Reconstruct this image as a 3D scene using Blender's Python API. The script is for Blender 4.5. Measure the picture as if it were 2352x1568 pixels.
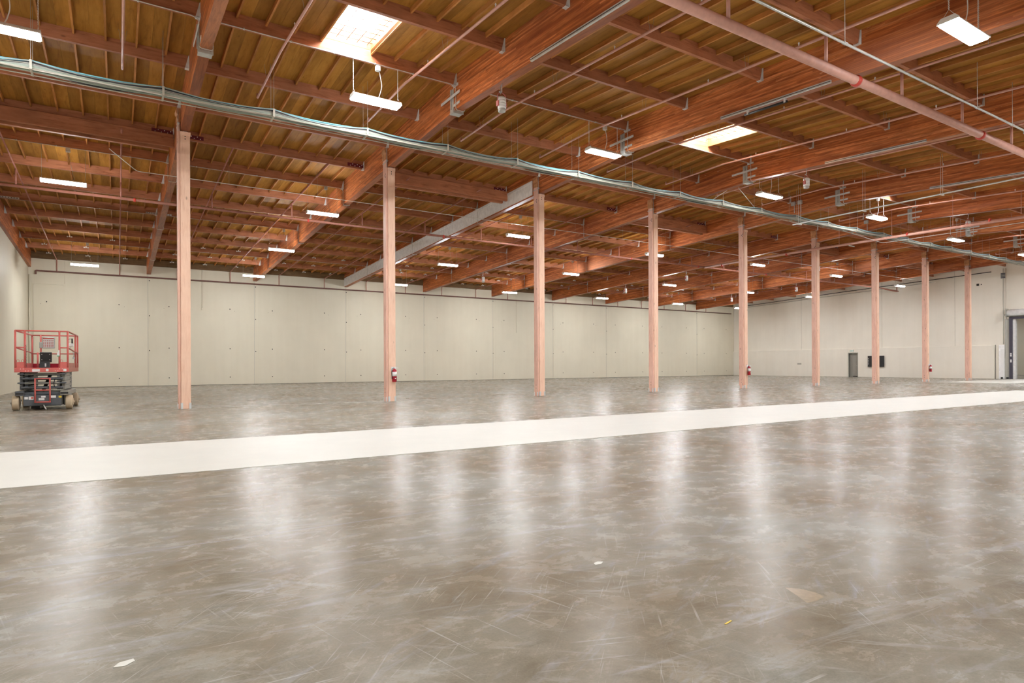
import bpy, math, random
from mathutils import Matrix, Vector
random.seed(7)
scene = bpy.context.scene
for o in list(bpy.data.objects):
    bpy.data.objects.remove(o)
col = scene.collection

# ------------------------------------------------------------------ camera
F_PX, YAW, PY, CAM_H, ROLL = 1430.9556, 0.5643, 838.226, 1.1915, -0.0041
cam_d = bpy.data.cameras.new('camera')
cam_d.sensor_width = 36.0
cam_d.lens = F_PX / 2352 * 36
cam_d.shift_y = (PY - 784) / 2352
cam_d.clip_end = 300
cam = bpy.data.objects.new('camera', cam_d)
col.objects.link(cam)
fw = Vector((math.sin(YAW), math.cos(YAW), 0))
rt = Vector((math.cos(YAW), -math.sin(YAW), 0))
up = Vector((0, 0, 1))
cr, sr = math.cos(ROLL), math.sin(ROLL)
R2 = rt * cr + up * sr
U2 = up * cr - rt * sr
M = Matrix((R2, U2, -fw)).transposed().to_4x4()
M.translation = Vector((0, 0, CAM_H))
cam.matrix_world = M
scene.camera = cam
CAMP = Vector((0, 0, CAM_H))

# ------------------------------------------------------------------ world and exposure
world = bpy.data.worlds.new('sky')
scene.world = world
world.use_nodes = True
wn = world.node_tree
wn.nodes.clear()
wo = wn.nodes.new('ShaderNodeOutputWorld')
wb = wn.nodes.new('ShaderNodeBackground')
wb.inputs['Color'].default_value = (0.93, 0.97, 1.0, 1)
wb.inputs['Strength'].default_value = 16.0         # bright overcast daylight above the skylights
wn.links.new(wb.outputs[0], wo.inputs[0])
vs = scene.view_settings
vs.view_transform = 'Standard'
vs.look = 'None'
vs.gamma = 1.0
vs.use_curve_mapping = False
vs.exposure = 1.5
LAMP = 86.0                                         # radiance of the light fittings
LAMP_COL = (0.955, 0.975, 0.985, 1)

# ------------------------------------------------------------------ building grid
S = 6.1                                             # bay width
G0 = 1.62                                           # centre line of the girder over the first post
GX = [G0 + S * i for i in range(9)]                 # nine girders
XL, XR = -4.2251, 56.23
YC = 19.65                                          # front face of the posts
YW = 44.05                                          # back wall
YF = -12.0                                          # front wall, behind the camera
P = 2.44                                            # purlin spacing
YRIDGE = YW - 12 * P
def PYN(n): return YW - P * n
def SOF(y):                                         # underside of the girders
    zr = 7.793 + 0.04 * (YC - YRIDGE)
    return zr - 0.04 * (y - YRIDGE) if y >= YRIDGE else zr - 0.062 * (YRIDGE - y)
GD = 0.93
PD = 0.63
def DECK(y): return SOF(y) + GD
def PUR(y): return SOF(y) + PD
GW = 0.22
NP = 23

# ------------------------------------------------------------------ mesh builder
class MB:
    def __init__(s):
        s.v = []; s.f = []; s.sm = []
    def poly(s, pts, faces, smooth=False):
        b = len(s.v)
        s.v += [tuple(p) for p in pts]
        for f in faces:
            s.f.append(tuple(b + i for i in f)); s.sm.append(smooth)
        return s
    def box(s, x0, x1, y0, y1, z0, z1):
        p = [(x0, y0, z0), (x1, y0, z0), (x1, y1, z0), (x0, y1, z0), (x0, y0, z1), (x1, y0, z1), (x1, y1, z1), (x0, y1, z1)]
        return s.poly(p, [(0, 3, 2, 1), (4, 5, 6, 7), (0, 1, 5, 4), (1, 2, 6, 5), (2, 3, 7, 6), (3, 0, 4, 7)])
    def cbox(s, cx, cy, cz, sx, sy, sz):
        return s.box(cx - sx / 2, cx + sx / 2, cy - sy / 2, cy + sy / 2, cz - sz / 2, cz + sz / 2)
    def bbox(s, x0, x1, y0, y1, z0, z1, b=0.01):
        # box with chamfered edges
        xs, ys, zs = (x0, x1), (y0, y1), (z0, z1)
        pts = []; idx = {}
        for i in (0, 1):
            for j in (0, 1):
                for k in (0, 1):
                    sx, sy, sz = (1 if i == 0 else -1), (1 if j == 0 else -1), (1 if k == 0 else -1)
                    for a in range(3):
                        q = [xs[i] + sx * b, ys[j] + sy * b, zs[k] + sz * b]
                        q[a] = (xs[i], ys[j], zs[k])[a]
                        idx[(i, j, k, a)] = len(pts); pts.append(tuple(q))
        fs = []
        def add(c):
            # orient outward
            n = [Vector(pts[q]) for q in c]
            cen = Vector(((x0 + x1) / 2, (y0 + y1) / 2, (z0 + z1) / 2))
            nn = (n[1] - n[0]).cross(n[2] - n[0])
            m = sum(n, Vector()) / len(n)
            fs.append(tuple(c) if nn.dot(m - cen) > 0 else tuple(reversed(c)))
        for i in (0, 1):
            add([idx[(i, 0, 0, 0)], idx[(i, 1, 0, 0)], idx[(i, 1, 1, 0)], idx[(i, 0, 1, 0)]])
            add([idx[(0, i, 0, 1)], idx[(1, i, 0, 1)], idx[(1, i, 1, 1)], idx[(0, i, 1, 1)]])
            add([idx[(0, 0, i, 2)], idx[(1, 0, i, 2)], idx[(1, 1, i, 2)], idx[(0, 1, i, 2)]])
        for i in (0, 1):
            for j in (0, 1):
                add([idx[(i, j, 0, 0)], idx[(i, j, 1, 0)], idx[(i, j, 1, 1)], idx[(i, j, 0, 1)]])
                add([idx[(i, 0, j, 0)], idx[(i, 1, j, 0)], idx[(i, 1, j, 2)], idx[(i, 0, j, 2)]])
                add([idx[(0, i, j, 1)], idx[(1, i, j, 1)], idx[(1, i, j, 2)], idx[(0, i, j, 2)]])
                for k in (0, 1):
                    add([idx[(i, j, k, 0)], idx[(i, j, k, 1)], idx[(i, j, k, 2)]])
        return s.poly(pts, fs)
    def prism_x(s, prof, x0, x1):
        # profile of (y,z), counter-clockwise seen from +x
        n = len(prof)
        pts = [(x0, y, z) for y, z in prof] + [(x1, y, z) for y, z in prof]
        fs = [tuple(range(n - 1, -1, -1)), tuple(range(n, 2 * n))]
        fs += [(i, (i + 1) % n, n + (i + 1) % n, n + i) for i in range(n)]
        return s.poly(pts, fs)
    def prism_y(s, prof, y0, y1):
        # profile of (x,z), counter-clockwise seen from -y
        n = len(prof)
        pts = [(x, y0, z) for x, z in prof] + [(x, y1, z) for x, z in prof]
        fs = [tuple(range(n)), tuple(range(2 * n - 1, n - 1, -1))]
        fs += [((i + 1) % n, i, n + i, n + (i + 1) % n) for i in range(n)]
        return s.poly(pts, fs)
    def tube(s, pts, r, seg=8, caps=True, smooth=True):
        pts = [Vector(p) for p in pts]
        n = len(pts)
        rs = r if isinstance(r, (list, tuple)) else [r] * n
        t0 = (pts[1] - pts[0]).normalized()
        a = Vector((0, 0, 1)) if abs(t0.z) < 0.9 else Vector((1, 0, 0))
        u = t0.cross(a).normalized()
        P0 = []
        for i, p in enumerate(pts):
            if i == 0: t = t0
            elif i == n - 1: t = (pts[i] - pts[i - 1]).normalized()
            else:
                t = ((pts[i + 1] - p).normalized() + (p - pts[i - 1]).normalized())
                t = t.normalized() if t.length > 1e-6 else (p - pts[i - 1]).normalized()
            u = (u - t * u.dot(t))
            u = u.normalized()
            w = t.cross(u)
            for k in range(seg):
                an = 2 * math.pi * k / seg
                P0.append(p + (u * math.cos(an) + w * math.sin(an)) * rs[i])
        fs = []
        for i in range(n - 1):
            for k in range(seg):
                k2 = (k + 1) % seg
                fs.append((i * seg + k, i * seg + k2, (i + 1) * seg + k2, (i + 1) * seg + k))
        s.poly(P0, fs, smooth)
        if caps:
            b = len(s.v) - len(P0)
            s.f.append(tuple(b + k for k in range(seg - 1, -1, -1))); s.sm.append(False)
            s.f.append(tuple(b + (n - 1) * seg + k for k in range(seg))); s.sm.append(False)
        return s
    def lathe(s, prof, seg=20, ax='z', c=(0, 0, 0)):
        # prof of (radius, height)
        n = len(prof); pts = []
        for r, h in prof:
            for k in range(seg):
                an = 2 * math.pi * k / seg
                q = (r * math.cos(an), r * math.sin(an), h)
                if ax == 'x': q = (h, q[0], q[1])
                if ax == 'y': q = (q[1], h, q[0])
                pts.append((q[0] + c[0], q[1] + c[1], q[2] + c[2]))
        fs = [(i * seg + k, i * seg + (k + 1) % seg, (i + 1) * seg + (k + 1) % seg, (i + 1) * seg + k) for i in range(n - 1) for k in range(seg)]
        s.poly(pts, fs, True)
        b = len(s.v) - len(pts)
        s.f.append(tuple(b + k for k in range(seg - 1, -1, -1))); s.sm.append(False)
        s.f.append(tuple(b + (n - 1) * seg + k for k in range(seg))); s.sm.append(False)
        return s
    def mesh(s, name, mat):
        me = bpy.data.meshes.new(name)
        me.from_pydata(s.v, [], s.f)
        me.polygons.foreach_set('use_smooth', s.sm)
        if mat: me.materials.append(mat)
        me.update()
        return me
    def build(s, name, mat, parent=None, loc=(0, 0, 0), rot=(0, 0, 0)):
        return put(name, s.mesh(name, mat), parent, loc, rot)

def put(name, me, parent=None, loc=(0, 0, 0), rot=(0, 0, 0)):
    o = bpy.data.objects.new(name, me)
    col.objects.link(o)
    o.parent = parent
    o.location = loc
    o.rotation_euler = rot
    return o
def empty(name, loc=(0, 0, 0), rz=0.0):
    o = bpy.data.objects.new(name, None)
    o.empty_display_size = 0.2
    col.objects.link(o); o.location = loc; o.rotation_euler = (0, 0, rz)
    return o
def tag(o, label=None, cat=None, group=None, kind=None):
    if label: o['label'] = label
    if cat: o['category'] = cat
    if group: o['group'] = group
    if kind: o['kind'] = kind
    return o
def copy_tree(o, parent=None):
    c = o.copy(); col.objects.link(c); c.parent = parent
    for ch in list(o.children): copy_tree(ch, c)
    return c
def arc(p0, p1, p2, n=5):
    a, b, c = Vector(p0), Vector(p1), Vector(p2)
    return [a * (1 - t) ** 2 + b * 2 * t * (1 - t) + c * t * t for t in [i / n for i in range(n + 1)]]
def smooth_path(pts, r=0.08, n=4):
    pts = [Vector(p) for p in pts]
    out = [pts[0]]
    for i in range(1, len(pts) - 1):
        a = pts[i] + (pts[i - 1] - pts[i]).normalized() * min(r, (pts[i - 1] - pts[i]).length * .45)
        b = pts[i] + (pts[i + 1] - pts[i]).normalized() * min(r, (pts[i + 1] - pts[i]).length * .45)
        out += arc(a, pts[i], b, n)
    out.append(pts[-1])
    return out
ORD = ['first', 'second', 'third', 'fourth', 'fifth', 'sixth', 'seventh', 'eighth', 'ninth']

# ------------------------------------------------------------------ materials
class NT:
    def __init__(s, name):
        s.m = bpy.data.materials.new(name); s.m.use_nodes = True
        s.t = s.m.node_tree; s.t.nodes.clear()
        s.out = s.n('ShaderNodeOutputMaterial'); s.b = s.n('ShaderNodeBsdfPrincipled')
        s.l(s.b.outputs[0], s.out.inputs[0])
    def n(s, t, **k):
        x = s.t.nodes.new(t)
        for a, b in k.items(): setattr(x, a, b)
        return x
    def l(s, a, b): s.t.links.new(a, b)
    def set(s, node, **k):
        for a, b in k.items(): node.inputs[a].default_value = b
    def coord(s, which='Object', scale=(1, 1, 1), rnd=False, rot=(0, 0, 0)):
        tc = s.n('ShaderNodeTexCoord')
        mp = s.n('ShaderNodeMapping')
        mp.inputs['Scale'].default_value = scale
        src = tc.outputs[which]
        if any(rot):
            m0 = s.n('ShaderNodeMapping')
            m0.inputs['Rotation'].default_value = rot
            s.l(src, m0.inputs['Vector']); src = m0.outputs[0]
        s.l(src, mp.inputs['Vector'])
        if rnd:
            oi = s.n('ShaderNodeObjectInfo')
            mu = s.n('ShaderNodeMath', operation='MULTIPLY'); mu.inputs[1].default_value = 137.0
            s.l(oi.outputs['Random'], mu.inputs[0])
            cb = s.n('ShaderNodeCombineXYZ')
            for q in range(3): s.l(mu.outputs[0], cb.inputs[q])
            s.l(cb.outputs[0], mp.inputs['Location'])
        return mp.outputs[0]
    def noise(s, vec, scale, detail=3, rough=0.55, dist=0.0):
        x = s.n('ShaderNodeTexNoise')
        s.set(x, Scale=scale, Detail=detail, Roughness=rough, Distortion=dist)
        s.l(vec, x.inputs['Vector'])
        return x.outputs['Fac']
    def ramp(s, fac, stops, interp='LINEAR'):
        r = s.n('ShaderNodeValToRGB')
        r.color_ramp.interpolation = interp
        el = r.color_ramp.elements
        while len(el) < len(stops): el.new(0.5)
        for e, (p, c) in zip(el, stops):
            e.position = p; e.color = c if len(c) == 4 else (*c, 1)
        s.l(fac, r.inputs[0])
        return r.outputs[0]
    def mix(s, fac, a, b, blend='MIX'):
        x = s.n('ShaderNodeMix', data_type='RGBA', blend_type=blend)
        for inp, val in ((x.inputs[0], fac), (x.inputs[6], a), (x.inputs[7], b)):
            if hasattr(val, 'is_linked') or hasattr(val, 'links'): s.l(val, inp)
            elif isinstance(val, (int, float)): inp.default_value = val
            else: inp.default_value = val if len(val) == 4 else (*val, 1)
        return x.outputs[2]
    def math(s, op, a, b=None):
        x = s.n('ShaderNodeMath', operation=op)
        for inp, val in ((x.inputs[0], a), (x.inputs[1], b)):
            if val is None: continue
            if isinstance(val, (int, float)): inp.default_value = val
            else: s.l(val, inp)
        return x.outputs[0]
    def bump(s, h, strength=0.2, dist=0.01):
        b = s.n('ShaderNodeBump')
        s.set(b, Strength=strength, Distance=dist)
        s.l(h, b.inputs['Height']); s.l(b.outputs[0], s.b.inputs['Normal'])

def plain(name, c, rough=0.5, metal=0.0, var=0.12, spec=0.5, scale=6):
    t = NT(name)
    v = t.coord(rnd=True)
    f = t.noise(v, scale, 4, 0.6)
    lo = tuple(x * (1 - var) for x in c); hi = tuple(min(1, x * (1 + var)) for x in c)
    t.l(t.ramp(f, [(0.3, lo), (0.7, hi)]), t.b.inputs['Base Color'])
    t.set(t.b, Roughness=rough, Metallic=metal)
    t.b.inputs['Specular IOR Level'].default_value = spec
    return t.m

def wood(name, a, b, dark, axis='x', grain=14, rough=0.6, tint=0.18, island=False, knots=0.0, spec=0.3, blotch=0.5):
    t = NT(name)
    st = {'x': (0.12, 1, 1), 'y': (1, 0.12, 1), 'z': (1, 1, 0.12)}[axis]
    v = t.coord(scale=st, rnd=True)
    v2 = t.coord(rnd=True)
    g = t.noise(v, grain, 5, 0.65, 0.6)
    base = t.ramp(g, [(0.28, dark), (0.45, a), (0.68, b)])
    bl = t.noise(v2, 1.6, 3, 0.6)
    base = t.mix(t.math('MULTIPLY', t.ramp(bl, [(0.42, (0, 0, 0)), (0.75, (1, 1, 1))]), blotch), base, tuple(x * 0.55 for x in a))
    if island:
        gi = t.n('ShaderNodeNewGeometry'); rv = gi.outputs['Random Per Island']
    else:
        oi = t.n('ShaderNodeObjectInfo'); rv = oi.outputs['Random']
    tn = t.ramp(rv, [(0.0, (1 - tint, 1 - tint * 1.1, 1 - tint * 1.25)), (1.0, (1 + tint, 1 + tint, 1 + tint))])
    base = t.mix(1.0, base, tn, 'MULTIPLY')
    if knots:
        vo = t.n('ShaderNodeTexVoronoi'); t.set(vo, Scale=2.2)
        st2 = {'x': (0.7, 1.6, 1.6), 'y': (1.6, 0.7, 1.6), 'z': (1.6, 1.6, 0.7)}[axis]
        t.l(t.coord(scale=st2, rnd=True), vo.inputs['Vector'])
        k = t.ramp(vo.outputs['Distance'], [(0.035, (1, 1, 1)), (0.10, (0, 0, 0))])
        base = t.mix(t.math('MULTIPLY', k, knots), base, tuple(x * 0.35 for x in dark))
    t.l(base, t.b.inputs['Base Color'])
    t.set(t.b, Roughness=rough)
    t.b.inputs['Specular IOR Level'].default_value = spec
    t.bump(g, 0.15, 0.006)
    return t.m

def glulam_material():
    t = NT('glulam_wood')
    at = t.n('ShaderNodeAttribute'); at.attribute_name = 'lam'
    sx = t.n('ShaderNodeSeparateXYZ'); t.l(at.outputs['Vector'], sx.inputs[0])
    along, hgt = sx.outputs[0], sx.outputs[1]
    lam = t.math('DIVIDE', hgt, 0.0388)
    fl = t.math('FLOOR', lam)
    fr = t.math('FRACT', lam)
    oi = t.n('ShaderNodeObjectInfo')
    sh = t.math('MULTIPLY', oi.outputs['Random'], 57.0)
    wn1 = t.n('ShaderNodeTexWhiteNoise', noise_dimensions='2D')
    cb = t.n('ShaderNodeCombineXYZ'); t.l(t.math('ADD', fl, sh), cb.inputs[0])
    seg = t.math('FLOOR', t.math('ADD', t.math('DIVIDE', along, 3.7), t.math('MULTIPLY', fl, 0.37)))
    t.l(seg, cb.inputs[1]); t.l(cb.outputs[0], wn1.inputs['Vector'])
    tone = t.ramp(wn1.outputs['Value'], [(0.0, (0.42, 0.118, 0.036)), (0.4, (0.58, 0.185, 0.056)), (0.75, (0.67, 0.235, 0.078)), (1.0, (0.78, 0.315, 0.125))])
    v = t.coord(scale=(1, 0.10, 1), rnd=True)
    g = t.noise(v, 16, 5, 0.65, 0.5)
    tone = t.mix(1.0, tone, t.ramp(g, [(0.3, (0.50, 0.43, 0.38)), (0.62, (1.14, 1.1, 1.06))]), 'MULTIPLY')
    bl = t.noise(t.coord(scale=(1, 0.22, 1), rnd=True), 1.3, 4, 0.65)
    tone = t.mix(t.math('MULTIPLY', t.ramp(bl, [(0.50, (0, 0, 0)), (0.70, (1, 1, 1))]), 0.55), tone, (0.26, 0.060, 0.026))
    pk = t.noise(t.coord(scale=(1, 0.15, 1), rnd=True), 0.9, 3, 0.5)
    tone = t.mix(t.math('MULTIPLY', t.ramp(pk, [(0.56, (0, 0, 0)), (0.72, (1, 1, 1))]), 0.5), tone, (0.80, 0.36, 0.22))
    nick = t.noise(t.coord(scale=(1, 0.22, 1.0), rnd=True), 13, 2, 0.4)
    tone = t.mix(t.ramp(nick, [(0.735, (0, 0, 0)), (0.76, (0.8, 0.8, 0.8))]), tone, (0.78, 0.42, 0.25))
    line = t.math('LESS_THAN', fr, 0.09)
    tone = t.mix(t.math('MULTIPLY', line, 0.5), tone, (0.13, 0.04, 0.02))
    t.l(tone, t.b.inputs['Base Color'])
    t.set(t.b, Roughness=0.42)
    t.b.inputs['Specular IOR Level'].default_value = 0.35
    return t.m

def floor_material():
    t = NT('polished_concrete')
    v = t.coord()
    n1 = t.noise(v, 0.55, 6, 0.62, 0.4)
    n2 = t.noise(t.coord(scale=(0.85, 1.15, 1)), 3.6, 9, 0.72, 0.25)
    n3 = t.noise(v, 90, 3, 0.7)
    base = t.ramp(n1, [(0.36, (0.200, 0.160, 0.110)), (0.49, (0.245, 0.217, 0.172)), (0.62, (0.282, 0.273, 0.243))])
    base = t.mix(0.75, base, t.ramp(n2, [(0.33, (0.70, 0.67, 0.61)), (0.5, (1.0, 0.99, 0.97)), (0.67, (1.28, 1.29, 1.32))]), 'MULTIPLY')
    base = t.mix(0.5, base, t.ramp(n3, [(0.3, (0.8, 0.8, 0.8)), (0.7, (1.18, 1.18, 1.18))]), 'MULTIPLY')
    # pale scuffs in three directions, and bluish rubbed patches
    for rot, sc, lo, colr, amt in ((0.10, (0.5, 3.2, 1), 0.575, (0.40, 0.40, 0.405), 0.75), (0.75, (0.6, 4.6, 1), 0.605, (0.44, 0.435, 0.42), 0.7), (-0.5, (0.7, 3.6, 1), 0.60, (0.33, 0.335, 0.36), 0.75), (0.25, (0.55, 1.9, 1), 0.61, (0.17, 0.165, 0.175), 0.45), (0.05, (0.5, 1.3, 1), 0.585, (0.25, 0.185, 0.115), 0.5)):
        s1 = t.noise(t.coord(scale=sc, rot=(0, 0, rot)), 2.1, 7, 0.68, 0.5)
        base = t.mix(t.math('MULTIPLY', t.ramp(s1, [(lo - 0.03, (0, 0, 0)), (lo + 0.17, (1, 1, 1))]), amt), base, colr)
    # hairline scratches, only where a coarse mask lets them through
    for rot, sx, sy, off in ((0.35, 0.5, 30, 0.0), (-0.9, 0.9, 42, 3.1), (1.35, 0.7, 36, 7.7), (0.02, 0.35, 24, 12.3), (2.4, 1.1, 50, 5.9)):
        s1 = t.noise(t.coord(scale=(sx, sy, 1), rot=(0, 0, rot)), 1.7, 2, 0.5, 0.08)
        mk = t.ramp(t.noise(t.coord(scale=(1.3, 1.3, 1), rot=(0, 0, rot + off)), 1.1, 3, 0.6), [(0.50, (0, 0, 0)), (0.62, (1, 1, 1))])
        m = t.math('MULTIPLY', t.ramp(s1, [(0.64, (0, 0, 0)), (0.69, (1, 1, 1))]), mk)
        base = t.mix(t.math('MULTIPLY', m, 0.55), base, (0.47, 0.455, 0.42))
    # saw-cut joints of the slab
    tc = t.n('ShaderNodeTexCoord'); sp = t.n('ShaderNodeSeparateXYZ'); t.l(tc.outputs['Object'], sp.inputs[0])
    wob = t.math('MULTIPLY', t.math('SUBTRACT', t.noise(t.coord(), 1.5, 3), 0.5), 0.03)
    for axis, off, per in ((1, 4.66, 7.62),):
        d = t.math('ADD', t.math('SUBTRACT', sp.outputs[axis], off), wob)
        d = t.math('ABSOLUTE', t.math('SUBTRACT', t.math('FRACT', t.math('ADD', t.math('DIVIDE', d, per), 0.5)), 0.5))
        m = t.math('LESS_THAN', d, 0.012 / per)
        base = t.mix(t.math('MULTIPLY', m, 0.5), base, (0.36, 0.36, 0.39))
    t.l(base, t.b.inputs['Base Color'])
    rr = t.ramp(n2, [(0.3, (0.23, 0.23, 0.23)), (0.7, (0.30, 0.30, 0.30))])
    t.l(rr, t.b.inputs['Roughness'])
    t.b.inputs['Specular IOR Level'].default_value = 0.042
    t.bump(t.noise(v, 26, 3, 0.5), 0.06, 0.003)
    return t.m

def wall_material(name, c, streak=True):
    t = NT(name)
    n1 = t.noise(t.coord(), 0.35, 4, 0.6)
    n2 = t.noise(t.coord(scale=(1, 1, 0.08)), 2.2, 4, 0.6)
    base = t.ramp(n1, [(0.3, tuple(x * 0.955 for x in c)), (0.7, tuple(min(1, x * 1.03) for x in c))])
    base = t.mix(0.6, base, t.ramp(n2, [(0.3, (0.965, 0.955, 0.94)), (0.6, (1.01, 1.01, 1.01))]), 'MULTIPLY')
    t.l(base, t.b.inputs['Base Color'])
    t.set(t.b, Roughness=0.55)
    t.b.inputs['Specular IOR Level'].default_value = 0.3
    t.bump(t.noise(t.coord(), 45, 3, 0.6), 0.08, 0.004)
    return t.m

def emission(name, c, s):
    t = NT(name)
    t.t.nodes.remove(t.b)
    e = t.n('ShaderNodeEmission')
    e.inputs['Color'].default_value = c; e.inputs['Strength'].default_value = s
    t.l(e.outputs[0], t.out.inputs[0])
    return t.m

def translucent(name, c):
    t = NT(name)
    t.t.nodes.remove(t.b)
    tr = t.n('ShaderNodeBsdfTranslucent'); tr.inputs['Color'].default_value = (*c, 1)
    t.l(tr.outputs[0], t.out.inputs[0])
    return t.m

M_ = {}
M_['glulam'] = glulam_material()
M_['floor'] = floor_material()
M_['purlin'] = wood('purlin_wood', (0.45, 0.178, 0.088), (0.54, 0.228, 0.120), (0.235, 0.076, 0.036), 'x', 12, 0.6, 0.14, knots=0.55)
M_['joist'] = wood('joist_wood', (0.52, 0.225, 0.062), (0.60, 0.28, 0.085), (0.36, 0.13, 0.035), 'y', 14, 0.65, 0.2)
M_['joist_i'] = wood('joist_wood_field', (0.52, 0.225, 0.062), (0.60, 0.28, 0.085), (0.36, 0.13, 0.035), 'y', 14, 0.65, 0.2, island=True)
M_['deck'] = wood('deck_plywood', (0.385, 0.175, 0.028), (0.47, 0.228, 0.042), (0.26, 0.105, 0.016), 'y', 9, 0.7, 0.30, knots=0.35, blotch=0.3)
M_['deck_i'] = wood('deck_plywood_field', (0.385, 0.175, 0.028), (0.47, 0.228, 0.042), (0.26, 0.105, 0.016), 'y', 9, 0.7, 0.30, island=True, blotch=0.3)
M_['post'] = wood('post_fir', (0.86, 0.575, 0.43), (0.91, 0.64, 0.49), (0.75, 0.45, 0.32), 'z', 18, 0.6, 0.05, knots=0.6, blotch=0.15)
M_['post2'] = wood('post_side_fir', (0.80, 0.50, 0.40), (0.87, 0.57, 0.46), (0.66, 0.36, 0.27), 'z', 18, 0.6, 0.06, knots=0.6, blotch=0.2)
M_['block'] = wood('split_block_wood', (0.56, 0.27, 0.12), (0.66, 0.36, 0.18), (0.36, 0.14, 0.06), 'z', 22, 0.75, 0.1)
M_['wall'] = wall_material('wall_paint', (0.70, 0.655, 0.53))
M_['wall2'] = wall_material('wall_paint_right', (0.86, 0.82, 0.73))
M_['white'] = plain('white_paint', (0.90, 0.90, 0.91), 0.45)
M_['strip'] = plain('white_floor_paint', (0.62, 0.61, 0.56), 0.5, var=0.03, scale=2)
M_['galv'] = plain('galvanized_steel', (0.74, 0.76, 0.76), 0.45, 0.15)
M_['galvd'] = plain('dull_steel', (0.52, 0.53, 0.51), 0.45, 0.15)
M_['alu'] = plain('aluminium_track', (0.70, 0.72, 0.70), 0.35, 0.5)
M_['dark'] = plain('black_plastic', (0.02, 0.02, 0.022), 0.4)
M_['darkhole'] = plain('dark_hole', (0.03, 0.025, 0.02), 0.8)
M_['pipe'] = plain('pink_pipe_paint', (0.66, 0.36, 0.29), 0.45, var=0.1)
M_['pipeb'] = plain('brown_pipe_paint', (0.40, 0.165, 0.12), 0.5, var=0.15)
M_['pipew'] = plain('dark_brown_pipe', (0.16, 0.07, 0.055), 0.5)
M_['red'] = plain('red_coupling', (0.62, 0.07, 0.05), 0.45)
M_['plate'] = plain('maroon_plate', (0.14, 0.012, 0.022), 0.4)
M_['bolt'] = plain('white_bolt', (0.85, 0.84, 0.83), 0.4)
M_['conduit'] = plain('conduit_metal', (0.62, 0.62, 0.58), 0.35, 0.35)
M_['wire'] = plain('hanger_wire', (0.42, 0.36, 0.28), 0.5)
M_['chain'] = plain('white_chain', (0.78, 0.78, 0.76), 0.4, 0.2)
M_['lamp'] = plain('lamp_housing', (0.86, 0.86, 0.85), 0.4, var=0.03)
M_['glow'] = emission('lamp_diffuser', LAMP_COL, LAMP)
M_['cyan'] = plain('blue_cable', (0.20, 0.50, 0.58), 0.4)
M_['blackc'] = plain('black_cable', (0.025, 0.03, 0.035), 0.45)
M_['greyc'] = plain('grey_cable', (0.33, 0.35, 0.32), 0.45)
M_['palec'] = plain('pale_cable', (0.48, 0.45, 0.38), 0.5)
M_['greenc'] = plain('grey_green_cable', (0.30, 0.36, 0.30), 0.5)
M_['pane'] = translucent('skylight_acrylic', (0.9, 0.92, 0.94))
M_['extred'] = plain('extinguisher_red', (0.42, 0.012, 0.03), 0.25)
M_['paper'] = plain('white_label', (0.86, 0.86, 0.86), 0.5, var=0.03)
M_['liftred'] = plain('lift_red_paint', (0.68, 0.155, 0.135), 0.4, var=0.08)
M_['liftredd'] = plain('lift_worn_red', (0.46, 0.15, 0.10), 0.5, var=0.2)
M_['liftgrey'] = plain('lift_grey_paint', (0.105, 0.115, 0.130), 0.42, var=0.15)
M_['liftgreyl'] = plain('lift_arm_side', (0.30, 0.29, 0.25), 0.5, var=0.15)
M_['tire'] = plain('cream_tire', (0.56, 0.45, 0.31), 0.7, var=0.1)
M_['yellow'] = plain('yellow_label', (0.75, 0.55, 0.05), 0.5)
M_['doorgrey'] = plain('grey_door_paint', (0.30, 0.285, 0.25), 0.5, var=0.05)
M_['frame'] = plain('door_frame_paint', (0.44, 0.43, 0.38), 0.5, var=0.05)
M_['green'] = plain('sign_green', (0.06, 0.42, 0.25), 0.5)
M_['pinkred'] = plain('pinkish_red_bracket', (0.55, 0.16, 0.15), 0.45)
M_['navy'] = plain('dark_guide_rail', (0.055, 0.05, 0.075), 0.45)
M_['ledger'] = wood('ledger_wood', (0.17, 0.10, 0.045), (0.24, 0.14, 0.065), (0.10, 0.05, 0.025), 'x', 14, 0.7, 0.1)
M_['residue'] = plain('pale_paint_residue', (0.80, 0.62, 0.52), 0.7)
M_['seam'] = plain('wall_seam_paint', (0.60, 0.57, 0.50), 0.6)
M_['ink'] = plain('black_ink', (0.03, 0.03, 0.05), 0.6)

# ------------------------------------------------------------------ floor
fl = MB().box(XL - 0.3, XR + 26, YF - 0.3, YW + 0.3, -0.2, 0).build('floor', M_['floor'])
tag(fl, kind='structure')
MB().box(XL + 0.02, 33.0, 7.85, 11.15, 0.0005, 0.004).build('painted_strip', M_['strip'], fl)
MB().box(XL + 0.02, 49.5, 19.86, 19.93, 0.0005, 0.003).build('painted_line', M_['strip'], fl)
MB().box(44.0, XR - 0.3, 15.2, 19.1, 0.0005, 0.003).build('threshold_reflection', M_['strip'], fl)  # white floor reflection before the rolling door, painted as a flat pale patch

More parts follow.
